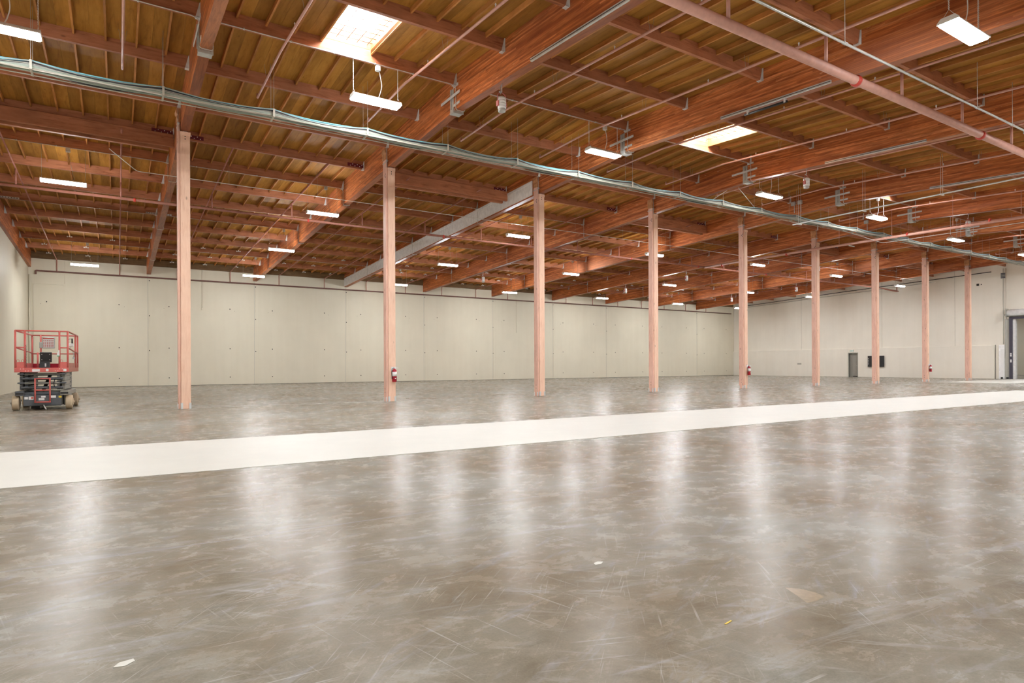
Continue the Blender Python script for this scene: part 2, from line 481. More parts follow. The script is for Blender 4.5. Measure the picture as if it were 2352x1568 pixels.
# ------------------------------------------------------------------ walls
HT = 9.3
holes_panel = MB().cbox(0, 0, 0, 0.055, 0.03, 0.055).mesh('tie_hole', M_['darkhole'])
holes_small = MB().cbox(0, 0, 0, 0.022, 0.03, 0.022).mesh('anchor_hole', M_['darkhole'])
wb_ = MB().box(XL - 0.25, XR + 0.25, YW + 0.03, YW + 0.3, 0, DECK(YW) + 0.1).build('wall_back', M_['wall'])
tag(wb_, kind='structure')
edges = [XL] + GX + [XR]
for i in range(len(edges) - 1):
    a, b = edges[i], edges[i + 1]
    x0 = a + (0.0 if i == 0 else 0.045); x1 = b - (0.0 if i == len(edges) - 2 else 0.045)
    MB().box(x0, x1, YW - 0.02, YW + 0.04, 0.0, DECK(YW) + 0.05).build('wall_panel', M_['wall'], wb_)
for gx in GX:
    MB().box(gx - 0.045, gx + 0.045, YW - 0.005, YW + 0.04, 0.0, SOF(YW)).build('panel_joint', M_['wall'], wb_)
    MB().box(gx - 0.06, gx - 0.04, YW - 0.021, YW - 0.018, 0.0, SOF(YW)).build('sealant', M_['frame'], wb_)
    MB().box(gx + 0.20, gx + 0.212, YW - 0.026, YW - 0.019, 0.0, SOF(YW)).build('joint_bead', M_['wall'], wb_)
    for z in (6.44, 4.3, 2.17): put('anchor_hole', holes_panel, wb_, (gx + 0.03, YW - 0.006, z))
starts = [G0 - S] + GX
for g in starts:
    for dx in (1.08, 4.56):
        if g + dx > XR - 1: continue
        for z in (4.9, 2.33, 0.49): put('tie_hole', holes_panel, wb_, (g + dx, YW - 0.02, z))
        put('anchor_hole', holes_small, wb_, (g + dx + (0.27 if dx > 2 else -0.27), YW - 0.02, 4.78))
for x0, x1 in zip(edges[:-1], edges[1:]):
    MB().box(x0 + 0.14, x1 - 0.13, YW - 0.09, YW - 0.02, PUR(YW) - 0.12, DECK(YW) - 0.005).build('ledger', M_['ledger'], wb_)
MB().box(XL, XR, YW - 0.022, YW - 0.0195, 0.0, 0.02).build('base_grime', M_['darkhole'], wb_)
# wall conduits
MB().tube(smooth_path([(-4.0, YW - 0.05, 1.0), (-4.0, YW - 0.05, 5.9), (-2.9, YW - 0.05, 5.9), (-2.62, YW - 0.05, 5.9)], 0.06), 0.012, 6).build('wall_conduit', M_['wall'], wb_)
MB().tube([(-2.55, YW - 0.05, 5.95), (-2.55, YW - 0.05, PUR(YW))], 0.009, 6).cbox(-2.55, YW - 0.05, 5.9, 0.14, 0.06, 0.12).build('wall_conduit', M_['wall'], wb_)
MB().tube([(4.55, YW - 0.05, 4.9), (4.55, YW - 0.05, PUR(YW))], 0.012, 6).cbox(4.55, YW - 0.05, 4.85, 0.1, 0.06, 0.12).build('wall_conduit', M_['wall'], wb_)
MB().tube([(28.3, YW - 0.05, 3.9), (28.3, YW - 0.05, PUR(YW))], 0.012, 6).build('wall_conduit', M_['wall'], wb_)

wl = MB().box(XL - 0.25, XL, YF, YW + 0.2, 0, HT).build('wall_left', M_['wall']); tag(wl, kind='structure')
MB().tube([(XL + 0.06, YW - 0.10, 0), (XL + 0.06, YW - 0.10, 6.4)], 0.03, 8).build('corner_pipe', M_['wall'], wl)
wf = MB().box(XL - 0.25, XR + 0.25, YF - 0.25, YF, 0, HT).build('wall_front', M_['wall']); tag(wf, kind='structure')

D0, D1 = 30.66, 31.46           # door opening
O0, O1, OZ = 15.3, 19.1, 4.48   # rolling door opening
w = MB()
w.box(XR, XR + 0.25, YF, O0, 0, HT)
w.box(XR, XR + 0.25, O0, O1, OZ, HT)
w.box(XR, XR + 0.25, O1, D0, 0, HT)
w.box(XR, XR + 0.25, D0, D1, 2.13, HT)
w.box(XR, XR + 0.25, D1, YW + 0.2, 0, HT)
wr = w.build('wall_right', M_['wall2']); tag(wr, kind='structure')
# furred-out lower part of the right wall
FX = XR - 0.14
for y0, y1, z1 in ((D1 + 0.06, YW - 0.05, 2.56), (20.34, D0 - 0.06, 2.56)):
    MB().bbox(FX, XR + 0.01, y0, y1, 0, z1, 0.012).build('lower_panel', M_['wall2'], wr)
MB().bbox(FX, XR + 0.01, D0 - 0.06, D1 + 0.06, 2.19, 2.56, 0.006).build('lower_panel', M_['wall2'], wr)
for y in (36.15, 28.6, 23.0):
    MB().box(XR - 0.012, XR + 0.002, y - 0.012, y + 0.012, 2.56, DECK(y)).build('wall_seam', M_['seam'], wr)
MB().tube([(XR - 0.02, 44.0, 2.5), (XR - 0.02, 44.0, 7.2)], 0.015, 6).build('wall_conduit', M_['wall2'], wr)
MB().cbox(FX - 0.01, 36.29, 1.21, 0.03, 0.42, 0.16).build('wall_outlet', M_['frame'], wr)
MB().cbox(XR - 0.005, 21.43, 7.25, 0.02, 0.17, 0.17).cbox(XR - 0.005, 21.2, 7.25, 0.02, 0.07, 0.07).build('wall_hole', M_['darkhole'], wr)
for y in (19.79, 19.63):
    MB().tube([(XR - 0.03, y, 2.6), (XR - 0.03, y, 8.3)], 0.014 if y > 19.7 else 0.03, 6).build('wall_conduit', M_['frame'] if y > 19.7 else M_['wall2'], wr)
# louvred vent
vr = empty('wall_vent', (XR, 19.79, 7.76)); tag(vr, 'grey louvred wall vent high up beside the rolling door', 'vent')
MB().cbox(-0.02, 0, 0, 0.04, 0.30, 0.42).build('backing', M_['frame'], vr)
for k in range(4):
    MB().box(-0.055, -0.02, -0.14, 0.14, -0.18 + k * 0.1, -0.18 + k * 0.1 + 0.055).build('louvre', M_['navy'], vr)
# ledger and conduit high on the right wall
MB().tube([(XR - 0.15, 20.5, 8.12), (XR - 0.15, 32.0, 7.75), (XR - 0.15, 43.5, 7.28)], 0.03, 6).build('wall_conduit', M_['dark'], wr)
MB().tube([(XR - 0.13, 24.5, 7.80), (XR - 0.13, 32.0, 7.52), (XR - 0.13, 43.5, 7.12)], 0.022, 6).build('wall_conduit', M_['frame'], wr)

# ------------------------------------------------------------------ ceiling: roof skin, purlins, joists, deck boards
SKY = [(0, 12), (2, 12), (4, 12), (6, 12)]               # skylight cells: bay index (0 = between girders 1 and 2), purlin row
bays = [(-1, XL, GX[0])] + [(i, GX[i], GX[i + 1]) for i in range(8)] + [(8, GX[8], XR)]
def in_sky(b, n): return (b, n) in SKY
sk = MB()
for n in range(NP):
    y1, y0 = PYN(n), PYN(n + 1)
    runs = []; x = XL - 0.25
    for b, xa, xb in bays:
        if in_sky(b, n):
            c = GX[b] + 5 * 0.61
            runs.append((x, c - 0.61)); x = c + 0.61
    runs.append((x, XR + 0.25))
    for a, b2 in runs:
        za, zb = DECK(y0) + 0.024, DECK(y1) + 0.024
        sk.poly([(a, y0, za), (b2, y0, za), (b2, y1, zb), (a, y1, zb), (a, y0, za + 0.08), (b2, y0, za + 0.08), (b2, y1, zb + 0.08), (a, y1, zb + 0.08)],
                [(0, 3, 2, 1), (4, 5, 6, 7), (0, 1, 5, 4), (1, 2, 6, 5), (2, 3, 7, 6), (3, 0, 4, 7)])
ceil = sk.build('ceiling', M_['deck_i']); tag(ceil, kind='structure')

def screen(p):
    d = Vector(p) - CAMP
    z = d.dot(fw)
    if z < 1: return None
    return d.dot(rt) / z * F_PX + 1176, PY - d.z / z * F_PX, z
def score(p):
    s_ = screen(p)
    if s_ is None: return 0
    u, v, z = s_
    if u < -60 or u > 2412 or v < -60 or v > 900: return 0
    return 1 / z

# purlins
pm = {}
for b, xa, xb in bays:
    for n in range(1, NP):
        y = PYN(n)
        L = (xb - xa) - GW - 0.004
        if b in (-1, 8): L += GW / 2 - 0.11
        key = round(L, 3)
        if key not in pm: pm[key] = MB().box(-L / 2, L / 2, -0.045, 0.045, PD - GD, -0.002).mesh('purlin', M_['purlin'])
        put('purlin', pm[key], ceil, ((xa + xb) / 2 if b not in (-1, 8) else ((xa + xb) / 2 - (0.0 if b == -1 else -0.05)), y, DECK(y)))
        
rp = random.Random(11)
for b, xa, xb in bays:
    y = PYN(10); segs = 26; pts = []
    x0, x1 = max(xa, XL) + 0.3, xb - rp.uniform(0.5, 1.6)
    zc = PUR(y) + 0.17
    for k in range(segs + 1):
        x = x0 + (x1 - x0) * k / segs
        h = 0.012 + 0.035 * abs(math.sin(k * 0.9 + b)) * rp.uniform(0.4, 1.0)
        if k in (0, segs): h = 0.003
        c = zc + rp.uniform(-0.012, 0.012)
        pts += [(x, y - 0.0485, c - h), (x, y - 0.0485, c + h)]
    MB().poly(pts, [(2 * k, 2 * k + 2, 2 * k + 3, 2 * k + 1) for k in range(segs)]).build('paint_residue', M_['residue'], ceil)
jl = P - 0.095
joist_me = MB().box(-0.02, 0.02, -jl / 2, jl / 2, -0.115, -0.002).mesh('joist', M_['joist'])
board_me = MB().box(-0.3035, 0.3035, -P / 2 + 0.004, P / 2 - 0.004, 0.0, 0.02).mesh('deck_board', M_['deck'])
half_me = MB().box(-0.151, 0.151, -P / 2 + 0.004, P / 2 - 0.004, 0.0, 0.02).mesh('deck_board', M_['deck'])
joists = []; boards = []
for b, xa, xb in bays:
    base = GX[0] - 10 * 0.61 if b == -1 else xa
    for n in range(NP):
        y1, y0 = PYN(n), PYN(n + 1); ym = (y0 + y1) / 2
        zm = (DECK(y0) + DECK(y1)) / 2
        sl = math.atan2(DECK(y1) - DECK(y0), P)
        sky = in_sky(b, n)
        for k in range(1, 10):
            x = base + 0.61 * k
            if x < XL + 0.15 or x > XR - 0.1: continue
            if sky and k == 5: continue
            joists.append((score((x, ym, zm)), (x, ym, zm), sl, b, n, k))
        for k in range(0, 11):
            x = base + 0.61 * k
            if sky and k == 5: continue
            if x - 0.3035 < XL - 0.2 or x + 0.3035 > XR + 0.2: continue
            if k == 10 and b != 8: continue
            if sky and k in (4, 6):
                put('deck_board', half_me, ceil, (x + (-0.1525 if k == 4 else 0.1525), ym, zm), (sl, 0, 0)); continue
            boards.append((score((x, ym, zm)), (x, ym, zm), sl))
def field(items, me_name, me_src, mat, name):
    items.sort(key=lambda q: -q[0])
    for q in items[:290]: put(me_name, me_src, ceil, q[1], (q[2], 0, 0))
    m = MB()
    vs_ = [v.co.copy() for v in me_src.vertices]; fs_ = [tuple(p.vertices) for p in me_src.polygons]
    for q in items[290:]:
        c_, s_ = math.cos(q[2]), math.sin(q[2])
        m.poly([(q[1][0] + v.x, q[1][1] + v.y * c_ - v.z * s_, q[1][2] + v.y * s_ + v.z * c_) for v in vs_], fs_)
    o = m.build(name, mat, ceil); tag(o, kind='stuff')
field(joists, 'joist', joist_me, M_['joist_i'], 'joist_field')
field(boards, 'deck_board', board_me, M_['deck_i'], 'deck_board_field')

# strut beams doubled under the purlin behind the posts, in every other bay, with maroon bolted plates
y9 = PYN(9)
for b in (-1, 1, 3, 5, 7):
    xa = XL if b == -1 else GX[b]; xb = GX[b + 1]
    m = MB().bbox(xa + 0.13, xb - 0.13, y9 - 0.17, y9 - 0.05, PUR(y9) - 0.33, PUR(y9) + 0.06, 0.008)
    m.build('strut_beam', M_['purlin'], ceil)
    MB().bbox(xa + 0.13, xb - 0.25, y9 + 0.0, y9 + 0.12, PUR(y9) - 0.40, PUR(y9) - 0.02, 0.008).build('strut_beam', M_['purlin'], ceil)
bolts = [(0.06 + 0.085 * k, 0.03 if k % 2 else 0.085) for k in range(6)]
def plate_mesh(sgn):
    m = MB()
    return MB().box(min(0, sgn * 0.58), max(0, sgn * 0.58), -0.012, 0, 0, 0.12).mesh('bolt_plate', M_['plate'])
pl_me = {s: plate_mesh(s) for s in (-1, 1)}
bo_me = MB().lathe([(0.014, 0), (0.014, 0.02)], 8, 'y').mesh('bolt', M_['bolt'])
for i, gx in enumerate(GX):
    for s in (-1, 1):
        doubled = (s == -1 and (i - 1) in (-1, 1, 3, 5, 7)) or (s == 1 and i in (1, 3, 5, 7))
        pz = PUR(y9) + (0.075 if doubled else 0.05)
        p = put('bolt_plate', pl_me[s], ceil, (gx + s * (GW / 2 + 0.03), y9 - 0.047, pz))
        for dx, dz in bolts: put('bolt', bo_me, p, (s * dx, -0.03, dz))

# wall anchors on the joists near the back wall
an_me = MB().cbox(0, 0, -0.02, 0.05, 0.10, 0.07).cbox(-0.09, 0, -0.07, 0.05, 0.06, 0.05).cbox(0.09, 0, -0.07, 0.05, 0.06, 0.05).cbox(0, 0, -0.075, 0.16, 0.025, 0.015).mesh('wall_anchor', M_['galv'])
for b, xa, xb in bays[:9]:
    base = GX[0] - 6.1 if b == -1 else xa
    for n, ks in ((0, (2, 5, 8)), (1, (2, 5, 8)), (2, (4, 7))):
        for k in ks:
            x = base + 0.61 * k
            if x < XL + 0.3: continue
            y = PYN(n) - 0.5
            put('wall_anchor', an_me, ceil, (x, y, DECK(y) - 0.10))

# ------------------------------------------------------------------ girders
def girder_mesh(w, name='girder'):
    ys = [YF, YRIDGE, YW + 0.05]
    m = MB()
    pts = []; lam = []
    for y in ys:
        for x in (-w / 2, w / 2):
            for h in (0.0, GD):
                pts.append((x, y, SOF(y) + h)); lam.append((y, h, 0))
    fs = []
    for i in range(2):
        a, b = i * 4, (i + 1) * 4
        fs += [(a, b, b + 1, a + 1)[::1], (a + 2, a + 3, b + 3, b + 2), (a, a + 2, b + 2, b), (a + 1, b + 1, b + 3, a + 3)]
    fs += [(0, 1, 3, 2), (8, 10, 11, 9)]
    m.poly(pts, fs)
    me = m.mesh(name, M_['glulam'])
    at = me.attributes.new('lam', 'FLOAT_VECTOR', 'POINT')
    for k, v in enumerate(lam): at.data[k].vector = v
    return me
gm = girder_mesh(GW)
hang_me = MB().box(-0.006, 0.0, -0.075, 0.075, -0.02, 0.30).prism_y([(-0.09, -0.015), (0.0, -0.015), (0.0, 0.30), (-0.012, 0.30)], -0.058, -0.048).prism_y([(-0.09, -0.015), (0.0, -0.015), (0.0, 0.30), (-0.012, 0.30)], 0.048, 0.058).box(-0.09, 0, -0.058, 0.058, -0.02, -0.008).mesh('purlin_hanger', M_['galv'])
hang_r = MB().box(0.0, 0.006, -0.075, 0.075, -0.02, 0.30).prism_y([(0.09, -0.015), (0.012, 0.30), (0.0, 0.30), (0.0, -0.015)], -0.058, -0.048).prism_y([(0.09, -0.015), (0.012, 0.30), (0.0, 0.30), (0.0, -0.015)], 0.048, 0.058).box(0, 0.09, -0.058, 0.058, -0.02, -0.008).mesh('purlin_hanger', M_['galv'])
def hinge_parts(g):
    y = 14.97; z = SOF(y); xl = -GW / 2
    o = MB()
    o.box(xl - 0.012, xl, y - 0.10, y + 0.10, z - 0.02, z + 0.60)
    o.box(xl - 0.05, xl, y - 0.012, y + 0.012, z + 0.06, z + 0.58)
    o.box(xl - 0.03, -xl + 0.03, y - 0.13, y + 0.09, z - 0.05, z - 0.008)
    o.box(xl - 0.045, -xl + 0.045, y - 0.15, y - 0.13, z - 0.065, z + 0.05)
    o.box(-xl, -xl + 0.012, y - 0.10, y + 0.10, z - 0.02, z + 0.60)
    h = o.build('hinge_saddle', M_['galvd'], g)
    s1 = MB().box(xl - 0.065, xl - 0.05, y - 0.55, y + 0.55, z + 0.33, z + 0.40).build('strap', M_['galv'], h)
    s2 = MB().box(xl - 0.014, xl, y - 0.44, y - 0.10, z + 0.10, z + 0.165).build('strap', M_['galv'], h)
    s3 = MB().box(xl - 0.014, xl, y - 0.36, y - 0.10, z + 0.60, z + 0.665).build('strap', M_['galv'], h)
gl_names = []
for i, gx in enumerate(GX):
    g = put('glulam_girder', gm, None, (gx, 0, 0))
    lab = 'reddish glulam roof girder crossing over the %s wooden post from the left' % ORD[i]
    if i == 2: lab = 'glulam roof girder with a white painted face behind the third wooden post'
    tag(g, lab, 'beam', 'glulam roof girders')
    for n in range(1, 18):
        y = PYN(n)
        put('purlin_hanger', hang_me, g, (-GW / 2 - 0.001, y, PUR(y)))
        if i < 2: put('purlin_hanger', hang_r, g, (GW / 2 + 0.001, y, PUR(y)))
    hinge_parts(g)
    if i == 2:
        ya, yb = YC + 0.45, YW - 0.02
        xl = -GW / 2
        m = MB()
        m.prism_x([(ya, SOF(ya) + 0.05), (yb, SOF(yb) + 0.03), (yb, SOF(yb) + 0.60), (ya, SOF(ya) + 0.60)], xl - 0.02, xl - 0.001)
        wp = m.build('white_panel', M_['white'], g)
        MB().prism_x([(ya, SOF(ya) + 0.50), (yb, SOF(yb) + 0.50), (yb, SOF(yb) + 0.602), (ya, SOF(ya) + 0.602)], xl - 0.035, xl - 0.02).build('cover_strip', M_['white'], wp)
gs = put('glulam_girder', girder_mesh(0.13, 'wall_girder'), None, (XL + 0.067, 0, 0))
tag(gs, 'brown glulam girder running along the top of the left wall', 'beam', 'glulam roof girders')
for n in range(1, 8):
    put('purlin_hanger', hang_r, gs, (0.066, PYN(n), PUR(PYN(n))))

# ------------------------------------------------------------------ skylights
for si, (b, n) in enumerate(SKY):
    c = GX[b] + 5 * 0.61
    y1, y0 = PYN(n) - 0.05, PYN(n + 1) + 0.05
    r = empty('window_%d' % (si + 1), (c, (y0 + y1) / 2, DECK((y0 + y1) / 2)))
    tag(r, kind='structure')
    def loc(p): return (p[0] - r.location.x, p[1] - r.location.y, p[2] - r.location.z)
    HC = 0.42
    m = MB()
    for x0, x1 in ((c - 0.64, c - 0.59), (c + 0.59, c + 0.64)):
        pr = [(y0 - r.location.y, DECK(y0) - 0.10 - r.location.z), (y1 - r.location.y, DECK(y1) - 0.10 - r.location.z), (y1 - r.location.y, DECK(y1) + HC - r.location.z), (y0 - r.location.y, DECK(y0) + HC - r.location.z)]
        MB().prism_x(pr, x0 - c, x1 - c).build('curb_side', M_['joist'], r)
    for ya, yb in ((y0 - 0.04, y0), (y1, y1 + 0.04)):
        MB().box(-0.64, 0.64, ya - r.location.y, yb - r.location.y, DECK(ya) - 0.0 - r.location.z, DECK(ya) + HC - r.location.z).build('curb_end', M_['purlin'], r)
    za, zb = DECK(y0) + HC - r.location.z, DECK(y1) + HC - r.location.z
    MB().poly([(-0.66, y0 - 0.04 - r.location.y, za), (0.66, y0 - 0.04 - r.location.y, za), (0.66, y1 + 0.04 - r.location.y, zb), (-0.66, y1 + 0.04 - r.location.y, zb)], [(0, 3, 2, 1)]).build('pane', M_['pane'], r)
    zz = 0.10
    for k in range(5):
        x = -0.5 + k * 0.25
        MB().tube([(x, y0 - r.location.y, DECK(y0) - r.location.z + zz), (x, y1 - r.location.y, DECK(y1) - r.location.z + zz)], 0.0085, 5).build('wire_bar', M_['pipew'], r)
    for k in range(9):
        yy = y0 + (y1 - y0) * (k + 0.5) / 9
        MB().tube([(-0.59, yy - r.location.y, DECK(yy) - r.location.z + zz), (0.59, yy - r.location.y, DECK(yy) - r.location.z + zz)], 0.0085, 5).build('wire_bar', M_['pipew'], r)

# ------------------------------------------------------------------ posts
PW, PDEP = 0.245, 0.32
zt = SOF(YC + 0.16) - 0.02
post_front = MB().bbox(-PW / 2, PW / 2, 0, PDEP, 0.0, zt, 0.006).mesh('main_post', M_['post'])
side_me = MB().bbox(-PW / 2 - 0.068, -PW / 2 - 0.001, 0.035, 0.275, 0.0, zt + 0.26, 0.005).mesh('side_post', M_['post2'])
rnd = random.Random(3)
def block_mesh(seed):
    rr = random.Random(seed); m = MB()
    z0, z1 = zt + 0.26, PUR(YC) - 0.02
    n = 6
    pts = []
    for k in range(n + 1):
        z = z0 + (z1 - z0) * k / n
        j = lambda a: rr.uniform(-a, a)
        a, bq = (0.02, 0.012) if 0 < k < n else (0.006, 0.004)
        e = -0.02 if k > n * 0.5 else 0
        pts += [(-PW / 2 - 0.075 + j(a) + e, 0.02 + j(a) - 0.02 * (k > 2), z), (-GW / 2 - 0.003, 0.02 + j(a), z), (-GW / 2 - 0.003, 0.30 + j(a), z), (-PW / 2 - 0.075 + j(a) + e, 0.30 + j(a), z)]
    fs = [(3, 2, 1, 0), tuple(4 * n + q for q in (0, 1, 2, 3))]
    for k in range(n):
        for q in range(4):
            fs.append((4 * k + q, 4 * k + (q + 1) % 4, 4 * k + 4 + (q + 1) % 4, 4 * k + 4 + q))
    m.poly(pts, fs)
    return m.mesh('split_block', M_['block'])
base_me = MB()
for x in (-PW / 2, PW / 2):
    s = 1 if x > 0 else -1
    base_me.box(min(x - s * 0.045, x + s * 0.012), max(x - s * 0.045, x + s * 0.012), -0.012, 0.0, 0.0, 0.17)
    base_me.box(min(x, x + s * 0.012), max(x, x + s * 0.012), -0.012, 0.05, 0.0, 0.17)
base_me.box(-PW / 2 - 0.08, -PW / 2 - 0.068, 0.02, 0.07, 0, 0.15)
base_me.box(-PW / 2 - 0.08, -PW / 2 - 0.068, 0.24, 0.29, 0, 0.15)
base_me = base_me.mesh('base_bracket', M_['galv'])
hole_me = MB().lathe([(0.016, -0.003), (0.016, 0.001)], 10, 'y').mesh('bolt_hole', M_['darkhole'])
hole_x = MB().lathe([(0.016, -0.003), (0.016, 0.001)], 10, 'x').mesh('bolt_hole', M_['darkhole'])
cap_me = MB().box(-0.05, 0.06, 0.03, 0.29, zt, zt + 0.018).mesh('cap_plate', M_['galv'])
capw_me = MB().bbox(-PW / 2 - 0.004, PW / 2 + 0.012, -0.012, PDEP + 0.012, zt - 0.10, zt - 0.0, 0.004).mesh('cap_collar', M_['post'])
strap_me = MB().box(-PW / 2 - 0.073, -PW / 2 - 0.068, 0.0, 0.31, zt + 0.15, zt + 0.175).tube([(-PW / 2 - 0.03, -0.10, zt + 0.19), (-PW / 2 - 0.03, 0.34, zt + 0.165)], 0.008, 6).tube([(-PW / 2 - 0.055, -0.03, zt - 0.02), (-PW / 2 - 0.055, -0.03, zt + 0.62)], 0.009, 6).cbox(-PW / 2 - 0.055, -0.03, zt + 0.2, 0.04, 0.05, 0.05).mesh('tie_strap', M_['galvd'])
post_lab = ['leftmost pale wooden post, standing right of the scissor lift', 'second pale wooden post from the left, with a fire extinguisher low on it',
            'third pale wooden post from the left, at the white faced girder', 'fourth pale wooden post from the left, without an extinguisher',
            'fifth pale wooden post from the left, with a fire extinguisher', 'sixth pale wooden post from the left, crossed by a pink pipe',
            'seventh wooden post from the left, in front of the black wall screen', 'eighth wooden post from the left, with the farthest fire extinguisher',
            'ninth and farthest wooden post, near the right wall']
for i, gx in enumerate(GX):
    r = empty('wooden_post', (gx, YC, 0)); tag(r, post_lab[i], 'post', 'row of wooden posts')
    put('main_post', post_front, r); put('side_post', side_me, r)
    put('cap_collar', capw_me, r)
    put('split_block', block_mesh(i + 20), r)
    put('base_bracket', base_me, r); put('cap_plate', cap_me, r); put('tie_strap', strap_me, r)
    for dz in (zt - 0.13, zt - 0.20): put('bolt_hole', hole_me, r, (0.0, -0.0005 if dz < zt - 0.1 else -0.013, dz))
    for dz in (0.30, 0.42): put('bolt_hole', hole_x, r, (-PW / 2 - 0.0685, 0.15, dz))
    st = MB()
    for q in range(3):
        st.cbox(-PW / 2 - 0.0685, 0.06 + 0.04 * (q % 2), zt - 0.22 - 0.05 * q, 0.003, 0.03, 0.04)
    st.build('grade_stamp', M_['ink'], r)

# ------------------------------------------------------------------ light fittings
def helix(x0, z0, z1, r=0.009, turns=9, ph=0.0):
    n = turns * 6
    return [(x0 + r * math.cos(ph + 2 * math.pi * turns * k / n), r * math.sin(ph + 2 * math.pi * turns * k / n), z0 + (z1 - z0) * k / n) for k in range(n + 1)]
def make_lamp(kind, drop, fat=1.0):
    # origin at the underside centre; 'drop' is the length of the chains
    r = empty('hanging_light', (0, 0, 0))
    L = 0.61
    if kind == 'panel':
        prof = [(-0.165, 0.0), (0.165, 0.0), (0.165, 0.02), (0.105, 0.085), (-0.105, 0.085), (-0.165, 0.02)]
        MB().prism_x(prof, -L, L).build('housing', M_['lamp'], r)
        MB().prism_x([(-0.152, 0.002), (-0.152, -0.022), (-0.135, -0.034), (0.135, -0.034), (0.152, -0.022), (0.152, 0.002)], -L + 0.02, L - 0.02).build('diffuser', M_['glow'], r)
        for s in (-1, 1):
            MB().prism_x([(-0.172, -0.002), (0.172, -0.002), (0.172, 0.024), (0.11, 0.092), (-0.11, 0.092), (-0.172, 0.024)], s * L - (0.012 if s > 0 else 0.004), s * L + (0.012 if s < 0 else 0.004)).build('end_cap', M_['lamp'], r)
    else:
        prof = [(-0.11, 0.045), (0.11, 0.045), (0.11, 0.06), (0.075, 0.085), (-0.075, 0.085), (-0.11, 0.06)]
        MB().prism_x(prof, -L, L).build('housing', M_['lamp'], r)
        MB().prism_x([(-0.105, 0.046), (-0.105, -0.015), (-0.07, -0.035), (0.07, -0.035), (0.105, -0.015), (0.105, 0.046)], -L + 0.015, L - 0.015).build('diffuser', M_['glow'], r)
        for s in (-1, 1):
            MB().prism_x([(-0.112, -0.017), (-0.075, -0.040), (0.075, -0.040), (0.112, -0.017), (0.112, 0.065), (0.08, 0.09), (-0.08, 0.09), (-0.112, 0.065)], s * L - (0.015 if s > 0 else 0.004), s * L + (0.015 if s < 0 else 0.004)).build('end_cap', M_['lamp'], r)
    yo = 0.10 if kind == 'panel' else 0.07
    for s in (-1, 1):
        m = MB()
        x = s * (L - 0.04)
        m.tube([(x, -yo, 0.085), (x, 0, 0.22)], 0.004, 4).tube([(x, yo, 0.085), (x, 0, 0.22)], 0.004, 4)
        if kind == 'panel':
            m.tube(helix(x, 0.22, drop), 0.005, 4).tube(helix(x, 0.22, drop, ph=math.pi), 0.005, 4)
        else:
            m.tube([(x, 0, 0.22), (x, 0, drop)], 0.005, 5)
        m.build('chain', M_['chain'] if kind == 'panel' else M_['wire'], r)
    if kind == 'panel':
        MB().tube(smooth_path([(0.05, 0, 0.085), (0.10, 0.02, 0.2), (0.16, 0.0, 0.42), (0.08, -0.01, drop - 0.15)], 0.12), 0.010, 6).build('power_cord', M_['lamp'], r)
        MB().bbox(-0.02, 0.10, -0.08, 0.02, drop - 0.17, drop - 0.04, 0.01).build('junction_box', M_['galv'], r)
    else:
        MB().tube(smooth_path([(0.2, 0, 0.085), (0.3, 0.02, 0.18), (0.24, 0.0, 0.3), (0.12, 0, drop - 0.12)], 0.08), 0.006, 5).build('power_cord', M_['wire'], r)
        MB().bbox(0.06, 0.18, -0.08, 0.02, drop - 0.15, drop - 0.03, 0.01).build('junction_box', M_['galvd'], r)
    return r
rows = {
    2: [(-1.42, 6.46), (6.78, 6.49), (15.85, 6.57), (24.59, 6.56), (33.51, 6.62), (42.34, 6.59), (50.72, 6.58)],
    5: [(6.80, 6.86), (15.86, 6.88), (24.67, 7.02), (33.59, 6.89), (42.42, 6.88), (50.77, 6.99)],
    8: [(-1.44, 7.08), (6.79, 7.12), (15.89, 7.22), (24.74, 7.15), (33.61, 7.33), (42.2, 7.28), (50.82, 7.14)],
    12: [(-1.82, 7.45), (5.41, 7.69), (12.73, 7.73), (20.96, 7.58), (28.65, 7.68), (36.23, 7.49), (45.05, 7.52), (52.4, 7.5)],
    16: [(-2.6, 7.04), (4.9, 7.04), (12.64, 7.04), (21.1, 7.04), (28.3, 7.04), (36.2, 7.04), (45.2, 7.04), (52.0, 7.04)],
    20: [(-2.6, 6.7), (4.9, 6.7), (12.64, 6.7), (21.1, 6.7), (28.3, 6.7), (36.2, 6.7), (45.2, 6.7), (52.0, 6.7)],
}
row_txt = {2: 'in the row along the back wall', 5: 'in the second row from the back', 8: 'in the row behind the posts', 12: 'in the row before the posts', 16: 'in the row over the camera', 20: 'in the row behind the camera'}
protos = {}
for n, items in rows.items():
    for i, (x, z) in enumerate(items):
        kind = 'panel' if n >= 12 else 'wrap'
        y = PYN(n)
        drop = round(PUR(y) - z + 0.0, 2)
        key = (kind, drop)
        if key in protos: o = copy_tree(protos[key])
        else: o = make_lamp(kind, drop); protos[key] = o
        o.location = (x, y, z)
        wide = 'wide hanging panel light' if kind == 'panel' else 'slim hanging strip light'
        lab = '%s, %s from the left %s' % (wide, ORD[i], row_txt[n])
        if (n, i) == (12, 1): lab = 'wide white hanging panel light on white chains below the largest skylight'
        if (n, i) == (16, 2): lab = 'wide white hanging panel light at the top right, nearest the camera'
        if (n, i) == (8, 0): lab = 'slim hanging strip light left of the first wooden post, above the scissor lift'
        tag(o, lab, 'light', 'hanging ceiling lights')

# ------------------------------------------------------------------ sprinkler piping
BR = [0.12 + 3.03 * k for k in range(-1, 18)]
